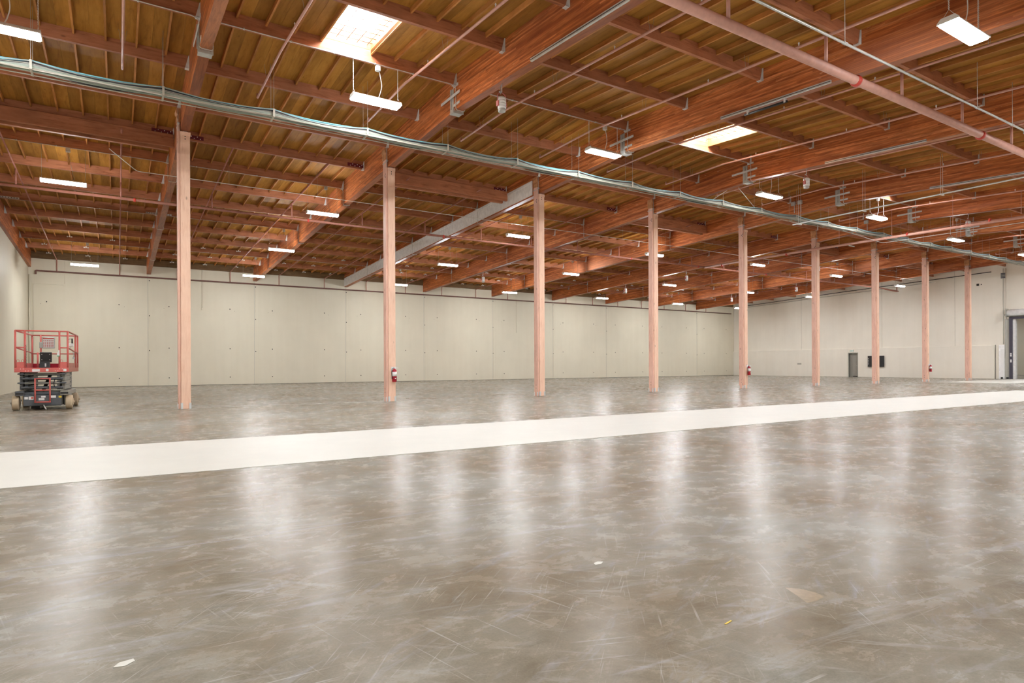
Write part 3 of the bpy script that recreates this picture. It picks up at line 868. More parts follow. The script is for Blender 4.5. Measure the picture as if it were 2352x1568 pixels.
# front system: main pipe along X with branches up to the roof
fs_ = empty('sprinkler_main', (0, 7.3, 7.23)); tag(fs_, 'thick pink sprinkler main with thin branch pipes crossing the upper right ceiling', 'pipe')
MB().tube([(-3.8, 0, 0), (55.5, 0, 0.03)], 0.092, 14).build('main_pipe', M_['pipe'], fs_)
for x in (1.2, 7.3, 13.36, 19.35, 25.5, 31.4, 37.5, 43.6):
    MB().lathe([(0.098, -0.05), (0.118, -0.035), (0.118, 0.035), (0.098, 0.05)], 14, 'x', (x, 0, 0)).build('coupling', M_['red'], fs_)
def brz(y): return PUR(y) - 0.28 if y <= YRIDGE else PUR(y) - 0.22
head_me = MB().lathe([(0.016, 0), (0.012, 0.05), (0.022, 0.06), (0.004, 0.09)], 8).mesh('sprinkler_head', M_['bolt'])
for x in BR:
    if x < XL + 0.3 or x > XR - 0.5: continue
    ys = [17.5, YRIDGE, 7.3, 2.0]
    pts = [(x, y - 7.3, brz(y) - 7.23) for y in ys]
    pts = [(pts[0][0], pts[0][1], pts[0][2] + 0.10)] + pts
    MB().tube(pts, 0.030, 8).build('branch_pipe', M_['pipe'], fs_)
    MB().tube([(x, 0, 0.08), (x, 0, brz(7.3) - 7.23)], 0.034, 8).build('riser', M_['pipe'], fs_)
    m = MB()
    for y in (16.2, 12.5, 9.2, 5.6):
        z = brz(y) - 7.23
        for dx in (-0.035, 0.035): m.tube([(x + dx, y - 7.3, z), (x + dx * 2.2, y - 7.3, z + 0.28)], 0.004, 4)
    m.build('hanger_loop', M_['wire'], fs_)
    for y in (13.4, 10.3, 7.9): put('sprinkler_head', head_me, fs_, (x, y - 7.3, brz(y) - 7.23 + 0.02))
# back system
YM, ZM = 26.95, 7.36
bs = empty('sprinkler_main', (0, YM, ZM)); tag(bs, 'long pink sprinkler main running behind the posts with branches to the back wall', 'pipe')
MB().tube([(-4.1, 0, 0), (52.5, 0, 0.02), (55.6, 0, -0.08)], 0.052, 12).build('main_pipe', M_['pipeb'], bs)
for x in (0.55, 6.85, 13.2, 19.0, 25.3, 31.0, 37.8, 44.0):
    MB().lathe([(0.055, -0.04), (0.074, -0.03), (0.074, 0.03), (0.055, 0.04)], 12, 'x', (x, 0, 0)).build('coupling', M_['red'], bs)
def brz2(y): return PUR(y) - 0.17
for x in BR:
    if x < XL + 0.3 or x > XR - 0.5: continue
    pts = [(x, YW - 0.16 - YM, 6.62 - ZM), (x, YW - 0.16 - YM, brz2(YW - 0.3) - ZM), (x, 21.6 - YM, brz2(21.6) - ZM)]
    MB().tube(smooth_path(pts, 0.07, 3), 0.026, 8).build('branch_pipe', M_['pipeb'], bs)
    MB().tube([(x, 0, 0), (x, 0, brz2(YM) - ZM)], 0.028, 8).build('riser', M_['pipeb'], bs)
    m = MB()
    for y in (23.0, 29.5, 35.0, 40.5):
        z = brz2(y) - ZM
        for dx in (-0.03, 0.03): m.tube([(x + dx, y - YM, z), (x + dx * 2.2, y - YM, z + 0.17)], 0.004, 4)
    m.build('hanger_loop', M_['wire'], bs)
MB().tube(smooth_path([(XL + 0.35, YW - 0.16 - YM, 6.42 - ZM), (XL + 0.35, YW - 0.16 - YM, 6.62 - ZM), (XR - 0.6, YW - 0.16 - YM, 6.60 - ZM)], 0.05), 0.045, 10).build('wall_main', M_['pipew'], bs)
# cross main past the sixth post
xm = MB().tube([(31.62, 0, 0), (31.62, 19.65 - YM, -0.02), (31.62, 7.3 - YM, -0.18)], 0.065, 12).build('cross_main', M_['pipe'], bs)
for y in (25.6, 21.2, 14.9, 11.6):
    MB().lathe([(0.068, -0.04), (0.088, -0.03), (0.088, 0.03), (0.068, 0.04)], 12, 'y', (31.62, y - YM, -0.05)).build('coupling', M_['red'], bs)
for y in (18.2, 15.6, 13.0, 10.5):
    MB().tube([(31.62, y - YM, 0), (31.62, y - YM, PUR(y) - ZM)], 0.012, 6).build('hanger_rod', M_['pipe'], bs)
MB().tube([(31.45, 17.6 - YM, -0.16), (31.95, 17.6 - YM, -0.16)], 0.03, 8).build('brace_bar', M_['palec'], bs)
MB().tube([(31.45, 12.6 - YM, -0.20), (31.95, 12.6 - YM, -0.20)], 0.02, 8).build('brace_bar', M_['galvd'], bs)
# sprinkler drop at the right wall
MB().tube(smooth_path([(53.5, 0, -0.06), (55.4, 0, -0.12), (55.4, 0, 0.5)], 0.06), 0.04, 8).build('wall_drop', M_['pipeb'], bs)

# ------------------------------------------------------------------ cable tray
YT = 16.4
ZT = lambda x: 7.43 + 0.0035 * (x + 2)
ct = empty('cable_bundle', (0, YT, 7.4)); tag(ct, 'sagging bundle of blue, black and grey cables hung across the row of posts', 'cables')
SX = [-3.9 + 2.4 * k for k in range(26)]
rc = random.Random(5)
def sag_path(dy, dz, sag, jit=0.0):
    pts = []
    for k in range(len(SX) - 1):
        for t in (0, 0.17, 0.33, 0.5, 0.67, 0.83):
            x = SX[k] + (SX[k + 1] - SX[k]) * t
            if x > XR - 0.4: break
            s = sag * (1 + 0.3 * math.sin(k * 2.3 + dy * 40)) * 4 * t * (1 - t)
            pts.append((x, dy + rc.uniform(-jit, jit), ZT(x) - 7.4 + dz - s + rc.uniform(-jit, jit)))
    return pts
spec = [('cyan', -0.12, 0.13, 0.09, 0.020), ('cyan', -0.06, 0.14, 0.085, 0.020), ('cyan', 0.0, 0.13, 0.08, 0.018), ('palec', -0.145, 0.115, 0.085, 0.007),
        ('blackc', -0.13, 0.085, 0.085, 0.026), ('blackc', -0.08, 0.075, 0.08, 0.030), ('blackc', 0.0, 0.085, 0.08, 0.030), ('palec', -0.155, 0.06, 0.075, 0.006),
        ('greyc', -0.12, 0.035, 0.055, 0.028), ('greenc', -0.14, 0.0, 0.04, 0.020), ('greyc', -0.05, 0.02, 0.045, 0.034), ('greyc', 0.03, 0.015, 0.04, 0.034), ('greenc', 0.10, 0.02, 0.04, 0.030),
        ('greyc', -0.10, -0.02, 0.025, 0.022), ('greenc', 0.0, -0.025, 0.02, 0.026), ('palec', -0.15, -0.03, 0.02, 0.010), ('blackc', 0.14, 0.06, 0.08, 0.022)]
for mt, dy, dz, sg, rr in spec:
    MB().tube(sag_path(dy, dz, sg, 0.004), rr, 6).build('cable', M_[mt], ct)
for dy in (-0.16, 0.16):
    MB().tube([(SX[0], dy, ZT(SX[0]) - 7.4 - 0.065), (XR - 0.5, dy, ZT(XR) - 7.4 - 0.065)], 0.013, 6).build('tray_rail', M_['palec'], ct)
for k, x in enumerate(SX):
    if x > XR - 0.5 or x < XL + 0.2: continue
    z = ZT(x) - 7.4
    MB().box(x - 0.02, x + 0.02, -0.20, 0.20, z - 0.075, z - 0.045).box(x - 0.022, x + 0.022, -0.205, -0.19, z - 0.075, z + 0.125).build('trapeze', M_['palec'], ct)
    top = DECK(YT) - 0.02 - 7.4
    near_g = min(abs(x - g) for g in GX)
    if near_g < 0.2: top = SOF(YT) - 7.4
    m = MB()
    for dy in (-0.19, 0.17): m.tube([(x, dy, z - 0.06), (x, dy, top)], 0.0045, 5)
    m.build('hanger_wire', M_['palec'], ct)
# feeder conduits that drop from the bundle
cf = MB().tube(smooth_path([(20.9, 16.2, 8.45), (20.7, 16.25, 8.25), (19.6, 16.3, 7.6)], 0.1), 0.012, 6).tube(smooth_path([(21.0, 16.2, 8.25), (22.3, 16.35, 7.6)], 0.1), 0.012, 6)
o = cf.build('feeder_conduit', M_['conduit']); tag(o, 'forked pale conduit dropping onto the cable bundle between fourth and fifth posts', 'conduit')

# ------------------------------------------------------------------ conduits
def row_conduit(n, label, r=0.011, dy=-0.06):
    y = PYN(n) + dy
    pts = [(XL + 0.3, y, PUR(y) - 0.012)]
    for gx in GX:
        zl, zs = PUR(y) - 0.012, SOF(y) - 0.03
        pts += [(gx - 0.26, y, zl), (gx - 0.135, y, zl - 0.06), (gx - 0.135, y, zs), (gx + 0.135, y, zs), (gx + 0.135, y, zl - 0.06), (gx + 0.26, y, zl)]
    pts.append((XR - 0.2, y, PUR(y) - 0.012))
    o = MB().tube(smooth_path(pts, 0.06, 3), r, 6).build('conduit', M_['conduit'])
    tag(o, label, 'conduit')
    m = MB()
    for k in range(60):
        x = XL + 0.6 + k * 1.0
        if x < XR - 0.3 and min(abs(x - g) for g in GX) > 0.4: m.cbox(x, y + 0.01, PUR(y) - 0.006, 0.03, 0.05, 0.03)
    tag(m.build('clip', M_['conduit'], o), kind='stuff')
row_conduit(12, 'thin pale conduit clipped under the ridge purlin and looping under each girder')
row_conduit(8, 'thin pale conduit feeding the strip lights just behind the posts', 0.010)
row_conduit(5, 'thin pale conduit feeding the second row of strip lights from the back wall', 0.009)
row_conduit(2, 'thin pale conduit feeding the strip lights closest to the back wall', 0.009)
# white conduit behind the posts, hung on rods, running straight along the row
yq = 23.6; zq = SOF(yq) + 0.02 - 0.12
cd = MB().tube(smooth_path([(-0.2, yq - 0.5, zq + 0.45), (0.55, yq, zq), (54.5, yq, zq)], 0.1), 0.012, 6).build('conduit', M_['chain'])
tag(cd, 'straight white conduit hung on thin rods right behind the posts', 'conduit')
m = MB()
for k in range(16):
    x = 3.3 + k * 3.05
    if x < XR - 2: m.tube([(x, yq, zq), (x, yq, PUR(yq) + 0.2)], 0.005, 5)
m.build('hanger_rod', M_['wire'], cd)
# white conduit parallel to the thick main at top right
wc = MB().tube([(-3.5, 6.55, 7.21), (20.05, 6.55, 7.23)], 0.024, 8).tube([(20.3, 6.55, 7.23), (55, 6.55, 7.25)], 0.024, 8).build('conduit', M_['alu'])
tag(wc, 'straight white conduit beside the thick pink main at the upper right', 'conduit')
MB().bbox(20.02, 20.33, 6.49, 6.61, 7.18, 7.28, 0.01).build('junction_box', M_['alu'], wc)
m = MB()
for x in (4.2, 11.6, 17.2, 19.2, 23.5, 29.6):
    m.tube([(x, 6.55, 7.23), (x, 6.55, PUR(6.55) + 0.2)], 0.006, 5)
    m.cbox(x, 6.55, 7.225, 0.10, 0.06, 0.03)
m.build('hanger_rod', M_['chain'], wc)
# long pale conduit running toward the camera between the fourth and fifth girders
xq = 24.45
lc = MB().tube([(xq, 16.1, 7.15), (xq, 2.0, 7.10)], 0.028, 8).build('conduit', M_['alu'])
tag(lc, 'long pale conduit on paired wires at the right, passing in front of the cable bundle', 'conduit')
m = MB()
for y in (15.8, 13.1, 10.4, 7.9):
    for dx in (-0.06, 0.10): m.tube([(xq + dx, y, 7.12), (xq + dx, y, PUR(y) + 0.2)], 0.006, 5)
    m.cbox(xq + 0.02, y, 7.11, 0.26, 0.06, 0.03)
m.build('hanger_wire', M_['chain'], lc)
# conduit under the cross main
uc = MB().tube(smooth_path([(30.2, 17.2, 7.75), (31.95, 16.2, 7.15), (31.95, 9.0, 7.03)], 0.1), 0.014, 6).build('conduit', M_['chain'])
tag(uc, 'thin white conduit slung under the pink cross main at the right', 'conduit')
# aluminium tracks along the lower left edges of the front girders
for i, (ya, yb) in {1: (8.1, 11.16), 2: (8.05, 11.1), 3: (8.8, 11.85), 4: (8.3, 11.4)}.items():
    xg = GX[i] - GW / 2
    pr = []
    o = empty('metal_track', (xg, ya, SOF(ya)))
    tag(o, 'aluminium track strip along the bottom edge of the girder over the %s post' % ORD[i], 'track', 'tracks on the girders')
    dz = SOF(yb) - SOF(ya); L = yb - ya
    MB().prism_x([(0, -0.012), (L, dz - 0.012), (L, dz + 0.055), (0, 0.055)], -0.05, -0.002).build('channel', M_['alu'], o)
    MB().prism_x([(0, 0.012), (L, dz + 0.012), (L, dz + 0.026), (0, 0.026)], -0.053, -0.049).build('slot', M_['dark'], o)
    if i == 2:
        MB().tube([(-0.02, 1.1, 0.066 * 0 + 0.062 * 1.1 - 0.10), (-0.02, 2.3, 0.062 * 2.3 - 0.10)], 0.03, 8).build('latch_rod', M_['dark'], o)
        for y in (1.15, 2.2): MB().cbox(-0.03, y, 0.062 * y - 0.07, 0.05, 0.05, 0.10).build('clamp', M_['bolt'], o)

# ------------------------------------------------------------------ hanging canisters
def make_canister():
    r = empty('hanging_canister', (0, 0, 0))
    MB().tube([(0, 0, 0), (0, 0, -0.20)], 0.009, 6).build('rod', M_['chain'], r)
    z0 = -0.62
    prof = [(0.06, z0), (0.085, z0 + 0.03)]
    for k in range(4):
        z = z0 + 0.04 + k * 0.065
        prof += [(0.085, z), (0.10, z + 0.006), (0.10, z + 0.05), (0.085, z + 0.056)]
    prof += [(0.085, z0 + 0.30), (0.04, z0 + 0.32)]
    MB().lathe(prof, 18).build('ribbed_body', M_['white'], r)
    MB().lathe([(0.05, z0 - 0.05), (0.088, z0 - 0.035), (0.088, z0 + 0.03), (0.05, z0 + 0.03)], 18).build('bottom_ring', M_['galvd'], r)
    MB().tube(smooth_path([(-0.115, 0, z0 + 0.14), (-0.115, 0, z0 + 0.36), (0, 0, z0 + 0.43), (0.115, 0, z0 + 0.36), (0.115, 0, z0 + 0.14)], 0.05), 0.010, 6).build('yoke', M_['pinkred'], r)
    MB().box(-0.135, -0.10, -0.04, 0.04, z0 + 0.08, z0 + 0.20).box(0.10, 0.125, -0.03, 0.03, z0 + 0.10, z0 + 0.17).build('yoke_knob', M_['pinkred'], r)
    MB().tube(smooth_path([(0, -0.05, 0.0), (-0.06, -0.03, -0.08), (-0.05, -0.02, -0.26)], 0.05), 0.006, 5).cbox(-0.04, 0, -0.20, 0.07, 0.02, 0.035).build('cord', M_['galvd'], r)
    return r
cn = None
for i, y in ((1, 12.6), (3, 12.6), (5, 12.6), (3, 28.9), (3, 34.9), (5, 28.9), (5, 34.8), (7, 28.9), (7, 34.9)):
    c_ = make_canister() if cn is None else copy_tree(cn)
    cn = cn or c_
    c_.location = (GX[i], y, SOF(y) + 0.0)
    where = 'in front of the posts' if y < 15 else ('nearer the posts' if y < 30 else 'nearer the back wall')
    tag(c_, 'ribbed white canister with red yoke under the %s girder, %s' % (ORD[i], where), 'canister', 'canisters under the girders')

# ------------------------------------------------------------------ fire extinguishers
def make_ext():
    r = empty('fire_extinguisher', (0, 0, 0))
    # origin at the bottom, back against the post
    MB().box(-0.085, 0.085, -0.006, 0.0, 0.36, 0.50).build('sign_plate', M_['paper'], r)
    c = (0.0, -0.085, 0)
    MB().lathe([(0.06, 0.0), (0.075, 0.012), (0.075, 0.36), (0.06, 0.40), (0.028, 0.425), (0.022, 0.45)], 20, 'z', c).build('cylinder', M_['extred'], r)
    MB().lathe([(0.0762, 0.19), (0.0762, 0.335)], 20, 'z', c).build('label_band', M_['paper'], r)
    MB().poly([(-0.03, -0.163, 0.13), (0.035, -0.163, 0.13), (0.0, -0.163, 0.095), (-0.03, -0.1605, 0.13), (0.035, -0.1605, 0.13), (0.0, -0.1605, 0.095)], [(0, 2, 1), (0, 1, 4, 3), (1, 2, 5, 4), (2, 0, 3, 5), (3, 4, 5)]).build('arrow_sticker', M_['paper'], r)
    MB().cbox(0, -0.085, 0.465, 0.05, 0.05, 0.04).poly([(0.0, -0.10, 0.48), (0.13, -0.10, 0.445), (0.13, -0.07, 0.445), (0.0, -0.07, 0.48), (0.0, -0.10, 0.495), (0.13, -0.10, 0.462), (0.13, -0.07, 0.462), (0.0, -0.07, 0.495)], [(0, 3, 2, 1), (4, 5, 6, 7), (0, 1, 5, 4), (1, 2, 6, 5), (2, 3, 7, 6), (3, 0, 4, 7)]).build('handle', M_['galv'], r)
    MB().tube(smooth_path([(-0.02, -0.085, 0.46), (-0.085, -0.09, 0.44), (-0.10, -0.09, 0.32), (-0.09, -0.09, 0.16)], 0.06), 0.011, 6).tube([(-0.09, -0.09, 0.17), (-0.085, -0.09, 0.10)], [0.012, 0.018], 8).build('hose', M_['dark'], r)
    return r
e0 = None
for i, lab in ((1, 'red fire extinguisher with white label on the second post from the left'), (4, 'red fire extinguisher on the fifth post from the left'), (7, 'red fire extinguisher on the eighth post, near the right wall')):
    e = make_ext() if e0 is None else copy_tree(e0)
    e0 = e0 or e
    e.location = (GX[i] + (0.045 if i == 1 else 0.10), YC, 0.65)
    tag(e, lab, 'extinguisher', 'fire extinguishers on the posts')

# ------------------------------------------------------------------ door, exit sign, screen on the right wall
d = empty('door_1', (XR, (D0 + D1) / 2, 0)); tag(d, kind='structure')
hw = (D1 - D0) / 2
MB().box(-0.15, 0.10, -hw - 0.06, -hw, 0, 2.19).box(-0.15, 0.10, hw, hw + 0.06, 0, 2.19).box(-0.15, 0.10, -hw, hw, 2.13, 2.19).build('frame', M_['frame'], d)
MB().bbox(0.03, 0.075, -hw + 0.002, 0.18, 0.01, 2.125, 0.004).build('leaf', M_['doorgrey'], d)
MB().bbox(0.06, 0.105, 0.18, hw - 0.002, 0.01, 2.125, 0.004).build('side_leaf', M_['doorgrey'], d)
MB().box(0.02, 0.032, -hw + 0.03, 0.08, 0.02, 0.10).build('kick_plate', M_['dark'], d)
MB().tube(smooth_path([(0.03, -hw + 0.07, 1.0), (-0.02, -hw + 0.07, 1.0), (-0.02, -hw + 0.19, 1.0)], 0.02), 0.01, 6).build('handle', M_['galv'], d)
MB().box(0.0, 0.03, hw - 0.24, hw - 0.02, 2.05, 2.12).build('closer', M_['dark'], d)
ex = empty('exit_sign', (FX, 31.14, 2.34)); tag(ex, 'small green and white exit sign above the grey door', 'sign')
MB().bbox(-0.05, 0.0, -0.15, 0.15, -0.10, 0.10, 0.008).build('case', M_['paper'], ex)
tcu = bpy.data.curves.new('exit_text', 'FONT'); tcu.body = 'EXIT'; tcu.size = 0.17; tcu.extrude = 0.002; tcu.align_x = 'CENTER'; tcu.align_y = 'CENTER'
tob = bpy.data.objects.new('lettering_curve', tcu); col.objects.link(tob)
bpy.context.view_layer.update()
tme = bpy.data.meshes.new_from_object(tob.evaluated_get(bpy.context.evaluated_depsgraph_get()))
bpy.data.objects.remove(tob)
tme.materials.clear(); tme.materials.append(M_['green'])
put('lettering', tme, ex, (-0.053, 0, 0), (math.radians(90), 0, math.radians(-90)))
MB().tube([(-0.02, -0.18, 0.0), (-0.02, -0.18, 0.28), ], 0.008, 5).build('conduit', M_['wall2'], ex)
tv = empty('wall_screen', (FX, 29.0, 1.39)); tag(tv, 'black flat screen mounted on the right wall behind the seventh post', 'screen')
MB().bbox(-0.13, -0.05, -0.69, 0.69, -0.48, 0.48, 0.01).build('panel', M_['dark'], tv)
MB().box(-0.05, 0.0, -0.2, 0.2, -0.2, 0.2).build('wall_mount', M_['galvd'], tv)
m = MB()
for z in (0.22, 0.08, -0.05, -0.16, -0.26): m.box(-0.133, -0.13, 0.60, 0.64, z, z + 0.05)
m.build('sticker', M_['paper'], tv)

# ------------------------------------------------------------------ rolling door and what is around it
rd = empty('door_2', (XR, (O0 + O1) / 2, 0)); tag(rd, kind='structure')
hw2 = (O1 - O0) / 2
MB().box(-0.04, 0.26, hw2 - 0.06, hw2 + 0.10, 0, OZ + 0.06).build('jamb', M_['white'], rd)
MB().box(-0.16, -0.04, hw2 + 0.10, hw2 + 0.29, 0, OZ + 0.15).build('guide_rail', M_['navy'], rd)
MB().box(-0.16, -0.02, -hw2 - 0.1, hw2 + 0.10, OZ - 0.02, OZ + 0.14).build('head_rail', M_['navy'], rd)
for z, h in ((1.86, 0.08), (1.68, 0.16), (1.24, 0.22)):
    MB().box(-0.164, -0.16, hw2 + 0.14, hw2 + 0.23, z, z + h).build('label', M_['paper'], rd)
MB().lathe([(0.24, -hw2 - 0.2), (0.24, hw2 + 0.36)], 24, 'y', (-0.27, 0, OZ + 0.44)).build('coil', M_['white'], rd)
MB().bbox(-0.56, 0.0, hw2 + 0.36, hw2 + 0.40, OZ + 0.15, OZ + 0.75, 0.01).build('coil_bracket', M_['frame'], rd)
MB().lathe([(0.08, hw2 + 0.40), (0.08, hw2 + 0.50), (0.03, hw2 + 0.50)], 14, 'y', (-0.27, 0, OZ + 0.30)).build('chain_wheel', M_['dark'], rd)
MB().tube([(-0.33, hw2 + 0.46, OZ + 0.3), (-0.33, hw2 + 0.46, 1.6)], 0.009, 5).build('hand_chain', M_['galvd'], rd)
MB().bbox(-0.10, 0.0, hw2 + 0.60, hw2 + 0.96, 0.0, 2.56, 0.01).build('white_post', M_['white'], rd)
MB().box(-0.11, -0.10, hw2 + 0.64, hw2 + 0.84, 0.12, 2.25).build('post_recess', M_['paper'], rd)
for y in (0.70, 0.36):
    MB().box(-0.16, -0.04, hw2 + y, hw2 + y + 0.12, 0.0, 0.14).build('bumper', M_['dark'], rd)
MB().box(-0.018, -0.004, hw2 + 0.42, hw2 + 0.54, 0.95, 1.36).build('warning_label', M_['yellow'], rd)
MB().box(-0.02, 0.0, hw2 + 1.19, hw2 + 1.21, 0.0, 2.58).build('panel_edge', M_['dark'], rd)
MB().box(-0.06, 0.0, hw2 + 0.29, hw2 + 0.60, 0.0, OZ).build('side_plate', M_['frame'], rd)
# the room beyond the opening
nb = MB().box(XR + 20, XR + 20.2, O0 - 18, O1 + 25, 0, 7.4).box(XR + 0.25, XR + 20, O1 + 24, O1 + 24.2, 0, 7.4).box(XR + 0.25, XR + 20, O0 - 18.2, O0 - 18, 0, 7.4).build('wall_beyond', M_['wall'])
tag(nb, kind='structure')
cb2 = MB().box(XR + 0.25, XR + 20.2, O0 - 18, O1 + 25, 7.4, 7.5).build('ceiling_beyond', M_['deck_i']); tag(cb2, kind='structure')
for k in range(7):
    MB().box(XR + 0.5, XR + 20, O0 - 15 + 6 * k, O0 - 14.78 + 6 * k, 6.7, 7.4).build('beam', M_['purlin'], cb2)
for k, (x, y) in enumerate(((XR + 7, 21), (XR + 7, 30), (XR + 15, 25))):
    o = copy_tree(protos[list(protos)[0]]); o.location = (x, y, 6.2)
    tag(o, ['strip light beyond the rolling door, near its opening', 'strip light beyond the rolling door, farther back', 'strip light beyond the rolling door, at the far wall'][k], 'light', 'lights beyond the rolling door')

# ------------------------------------------------------------------ scissor lift
def make_lift():
    r = empty('scissor_lift', (-1.74, 22.62, 0), math.radians(-1.8)); tag(r, 'red and grey scissor lift standing near the left wall', 'lift')
    W = 0.60; YA, YB = -1.02, 1.10
    g, gl, rd_, dk = M_['liftgrey'], M_['liftgreyl'], M_['liftred'], M_['dark']
    ch = MB().bbox(-0.43, 0.43, YA + 0.03, YB - 0.03, 0.11, 0.42, 0.02).build('chassis', g, r)
    MB().bbox(-0.40, 0.46, YA + 0.10, YB - 0.1, 0.42, 0.50, 0.01).build('chassis_deck', g, r)
    for s in (-1, 1):
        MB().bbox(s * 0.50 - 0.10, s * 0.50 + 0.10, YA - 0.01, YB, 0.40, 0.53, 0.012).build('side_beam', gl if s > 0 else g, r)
        MB().box(s * 0.50 - 0.09, s * 0.50 + 0.09, YA - 0.014, YA - 0.008, 0.435, 0.485).build('fork_slot', dk, r)
        for y in (YA + 0.20, YB - 0.22):
            wl_ = MB().lathe([(0.13, s * W - 0.085), (0.195, s * W - 0.075), (0.20, s * W - 0.05), (0.20, s * W + 0.05), (0.195, s * W + 0.072), (0.13, s * W + 0.08)], 22, 'x', (0, y, 0.20)).build('wheel', M_['tire'], r)
            MB().lathe([(0.10, s * W + (0.079 if s > 0 else -0.095)), (0.10, s * W + (0.095 if s > 0 else -0.079))], 16, 'x', (0, y, 0.20)).lathe([(0.03, s * W + (0.09 if s > 0 else -0.12)), (0.03, s * W + (0.12 if s > 0 else -0.09))], 10, 'x', (0, y, 0.20)).build('hub', M_['tire'] if s > 0 else g, wl_)
    MB().bbox(0.44, 0.50, YA + 0.45, YB - 0.45, 0.10, 0.40, 0.01).build('side_tray', gl, r)
    MB().box(0.501, 0.505, 0.0, 0.09, 0.16, 0.36).build('tray_slot', dk, r)
    # decals on the chassis front
    for x, z, w_, h, mt in ((-0.36, 0.30, 0.08, 0.07, 'paper'), (-0.25, 0.29, 0.11, 0.09, 'paper'), (0.02, 0.34, 0.10, 0.05, 'paper'), (-0.02, 0.27, 0.13, 0.06, 'paper'), (0.24, 0.33, 0.13, 0.065, 'paper'), (0.40, 0.33, 0.07, 0.05, 'yellow')):
        MB().box(x - w_ / 2, x + w_ / 2, YA + 0.024, YA + 0.030, z, z + h).build('decal', M_[mt], r)
    MB().box(-0.25, -0.20, YA + 0.020, YA + 0.024, 0.32, 0.36).build('decal', M_['red'], r)
    # scissor stack, four levels folded
    for k in range(4):
        z = 0.56 + 0.125 * k
        ins = 0.0 if k % 2 else 0.11
        for s in (-1, 1):
            x = s * (0.47 - ins)
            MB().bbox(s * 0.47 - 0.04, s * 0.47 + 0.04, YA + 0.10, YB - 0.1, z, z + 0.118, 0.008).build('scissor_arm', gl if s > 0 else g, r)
            MB().bbox(s * 0.36 - 0.04, s * 0.36 + 0.04, YA + 0.08, YB - 0.2, z + 0.004, z + 0.114, 0.008).build('scissor_arm', g, r)
            MB().bbox(x - 0.075, x + 0.075, YA - 0.02, YA + 0.13, z + 0.045, z + 0.085, 0.008).build('arm_end', g, r)
            MB().lathe([(0.03, s * 0.47 - 0.05), (0.03, s * 0.47 + 0.05)], 10, 'x', (0, 0.45, z + 0.06)).build('pivot_pin', dk, r)
        MB().tube([(-0.47, YA + 0.04, z + 0.06), (0.47, YA + 0.04, z + 0.06)], 0.022 if k % 2 else 0.035, 10).build('cross_tube', gl if k % 2 else g, r)
        MB().tube([(-0.36, YA + 0.6, z + 0.05), (0.36, YA + 0.6, z + 0.05)], 0.04, 10).build('cross_tube', g, r)
    MB().tube([(0.0, YA + 0.3, 0.55), (0.0, YB - 0.4, 0.95)], 0.045, 12).build('lift_cylinder', dk, r)
    MB().tube(smooth_path([(0.28, YA + 0.03, 0.62), (0.26, YA - 0.02, 0.72), (0.29, YA + 0.03, 0.90)], 0.06), 0.012, 6).tube(smooth_path([(-0.30, YA + 0.06, 0.86), (-0.22, YA + 0.02, 0.98), (-0.06, YA + 0.06, 0.99)], 0.06), 0.010, 6).build('hydraulic_hose', dk, r)
    # ladder
    lad = MB()
    for x in (-0.155, 0.175): lad.tube([(x, YA - 0.03, 0.22), (x, YA - 0.03, 0.87)], 0.020, 8)
    lad.build('ladder_rail', rd_, r)
    for z in (0.22, 0.55, 0.87): MB().tube([(-0.175, YA - 0.03, z), (0.195, YA - 0.03, z)], 0.018, 8).build('ladder_rung', rd_, r)
    MB().tube([(0.03, YA - 0.01, 0.14), (0.10, YA - 0.12, 0.02)], 0.014, 8).build('tow_bar', M_['galv'], r)
    MB().box(-0.30, -0.10, YA + 0.4, YB - 0.5, 0.02, 0.12).build('pothole_guard', dk, r)
    # platform
    PX, QA, QB = 0.585, YA - 0.03, 1.95
    zf = 1.08
    MB().box(-PX, PX, QA, QB, zf, zf + 0.05).build('platform_floor', M_['liftgrey'], r)
    MB().bbox(-PX - 0.02, PX + 0.02, QA - 0.03, QA, zf - 0.03, zf + 0.09, 0.004).build('front_sill', rd_, r)
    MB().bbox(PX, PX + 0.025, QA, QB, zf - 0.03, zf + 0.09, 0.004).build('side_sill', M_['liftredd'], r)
    MB().bbox(-PX - 0.025, -PX, QA, QB, zf - 0.03, zf + 0.09, 0.004).build('side_sill', rd_, r)
    for x0, x1 in ((-PX + 0.03, -PX + 0.22), (PX - 0.20, PX - 0.02)):
        MB().box(x0, x1, QA - 0.012, QA - 0.004, zf + 0.09, zf + 0.25).build('toe_plate', rd_, r)
    MB().box(-PX + 0.02, PX - 0.02, QB - 0.012, QB, zf + 0.05, zf + 0.22).build('toe_plate', M_['extred'], r)
    for x in (-PX + 0.002, PX - 0.012): MB().box(x, x + 0.01, QA + 0.02, QB, zf + 0.05, zf + 0.23).build('toe_plate', M_['liftredd'] if x > 0 else rd_, r)
    zt_, zmid = 2.19, 1.73
    def rail(pts, mt=rd_, rr=0.019): return MB().tube(pts, rr, 8).build('guard_rail', mt, r)
    rail([(-PX, QA, zt_), (PX, QA, zt_)], rd_, 0.021)
    rail([(-PX, QA, zmid), (-PX + 0.22, QA, zmid)]); rail([(PX - 0.19, QA, zmid), (PX, QA, zmid)])
    rail([(-PX, QB, zt_), (PX, QB, zt_)]); rail([(-PX, QB, zmid - 0.12), (PX, QB, zmid - 0.12)])
    for s in (-1, 1):
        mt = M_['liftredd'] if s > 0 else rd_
        rail([(s * PX, QA, zt_), (s * PX, QB, zt_)], mt, 0.022)
        rail([(s * PX, QA, zmid), (s * PX, QB, zmid - 0.10)], mt)
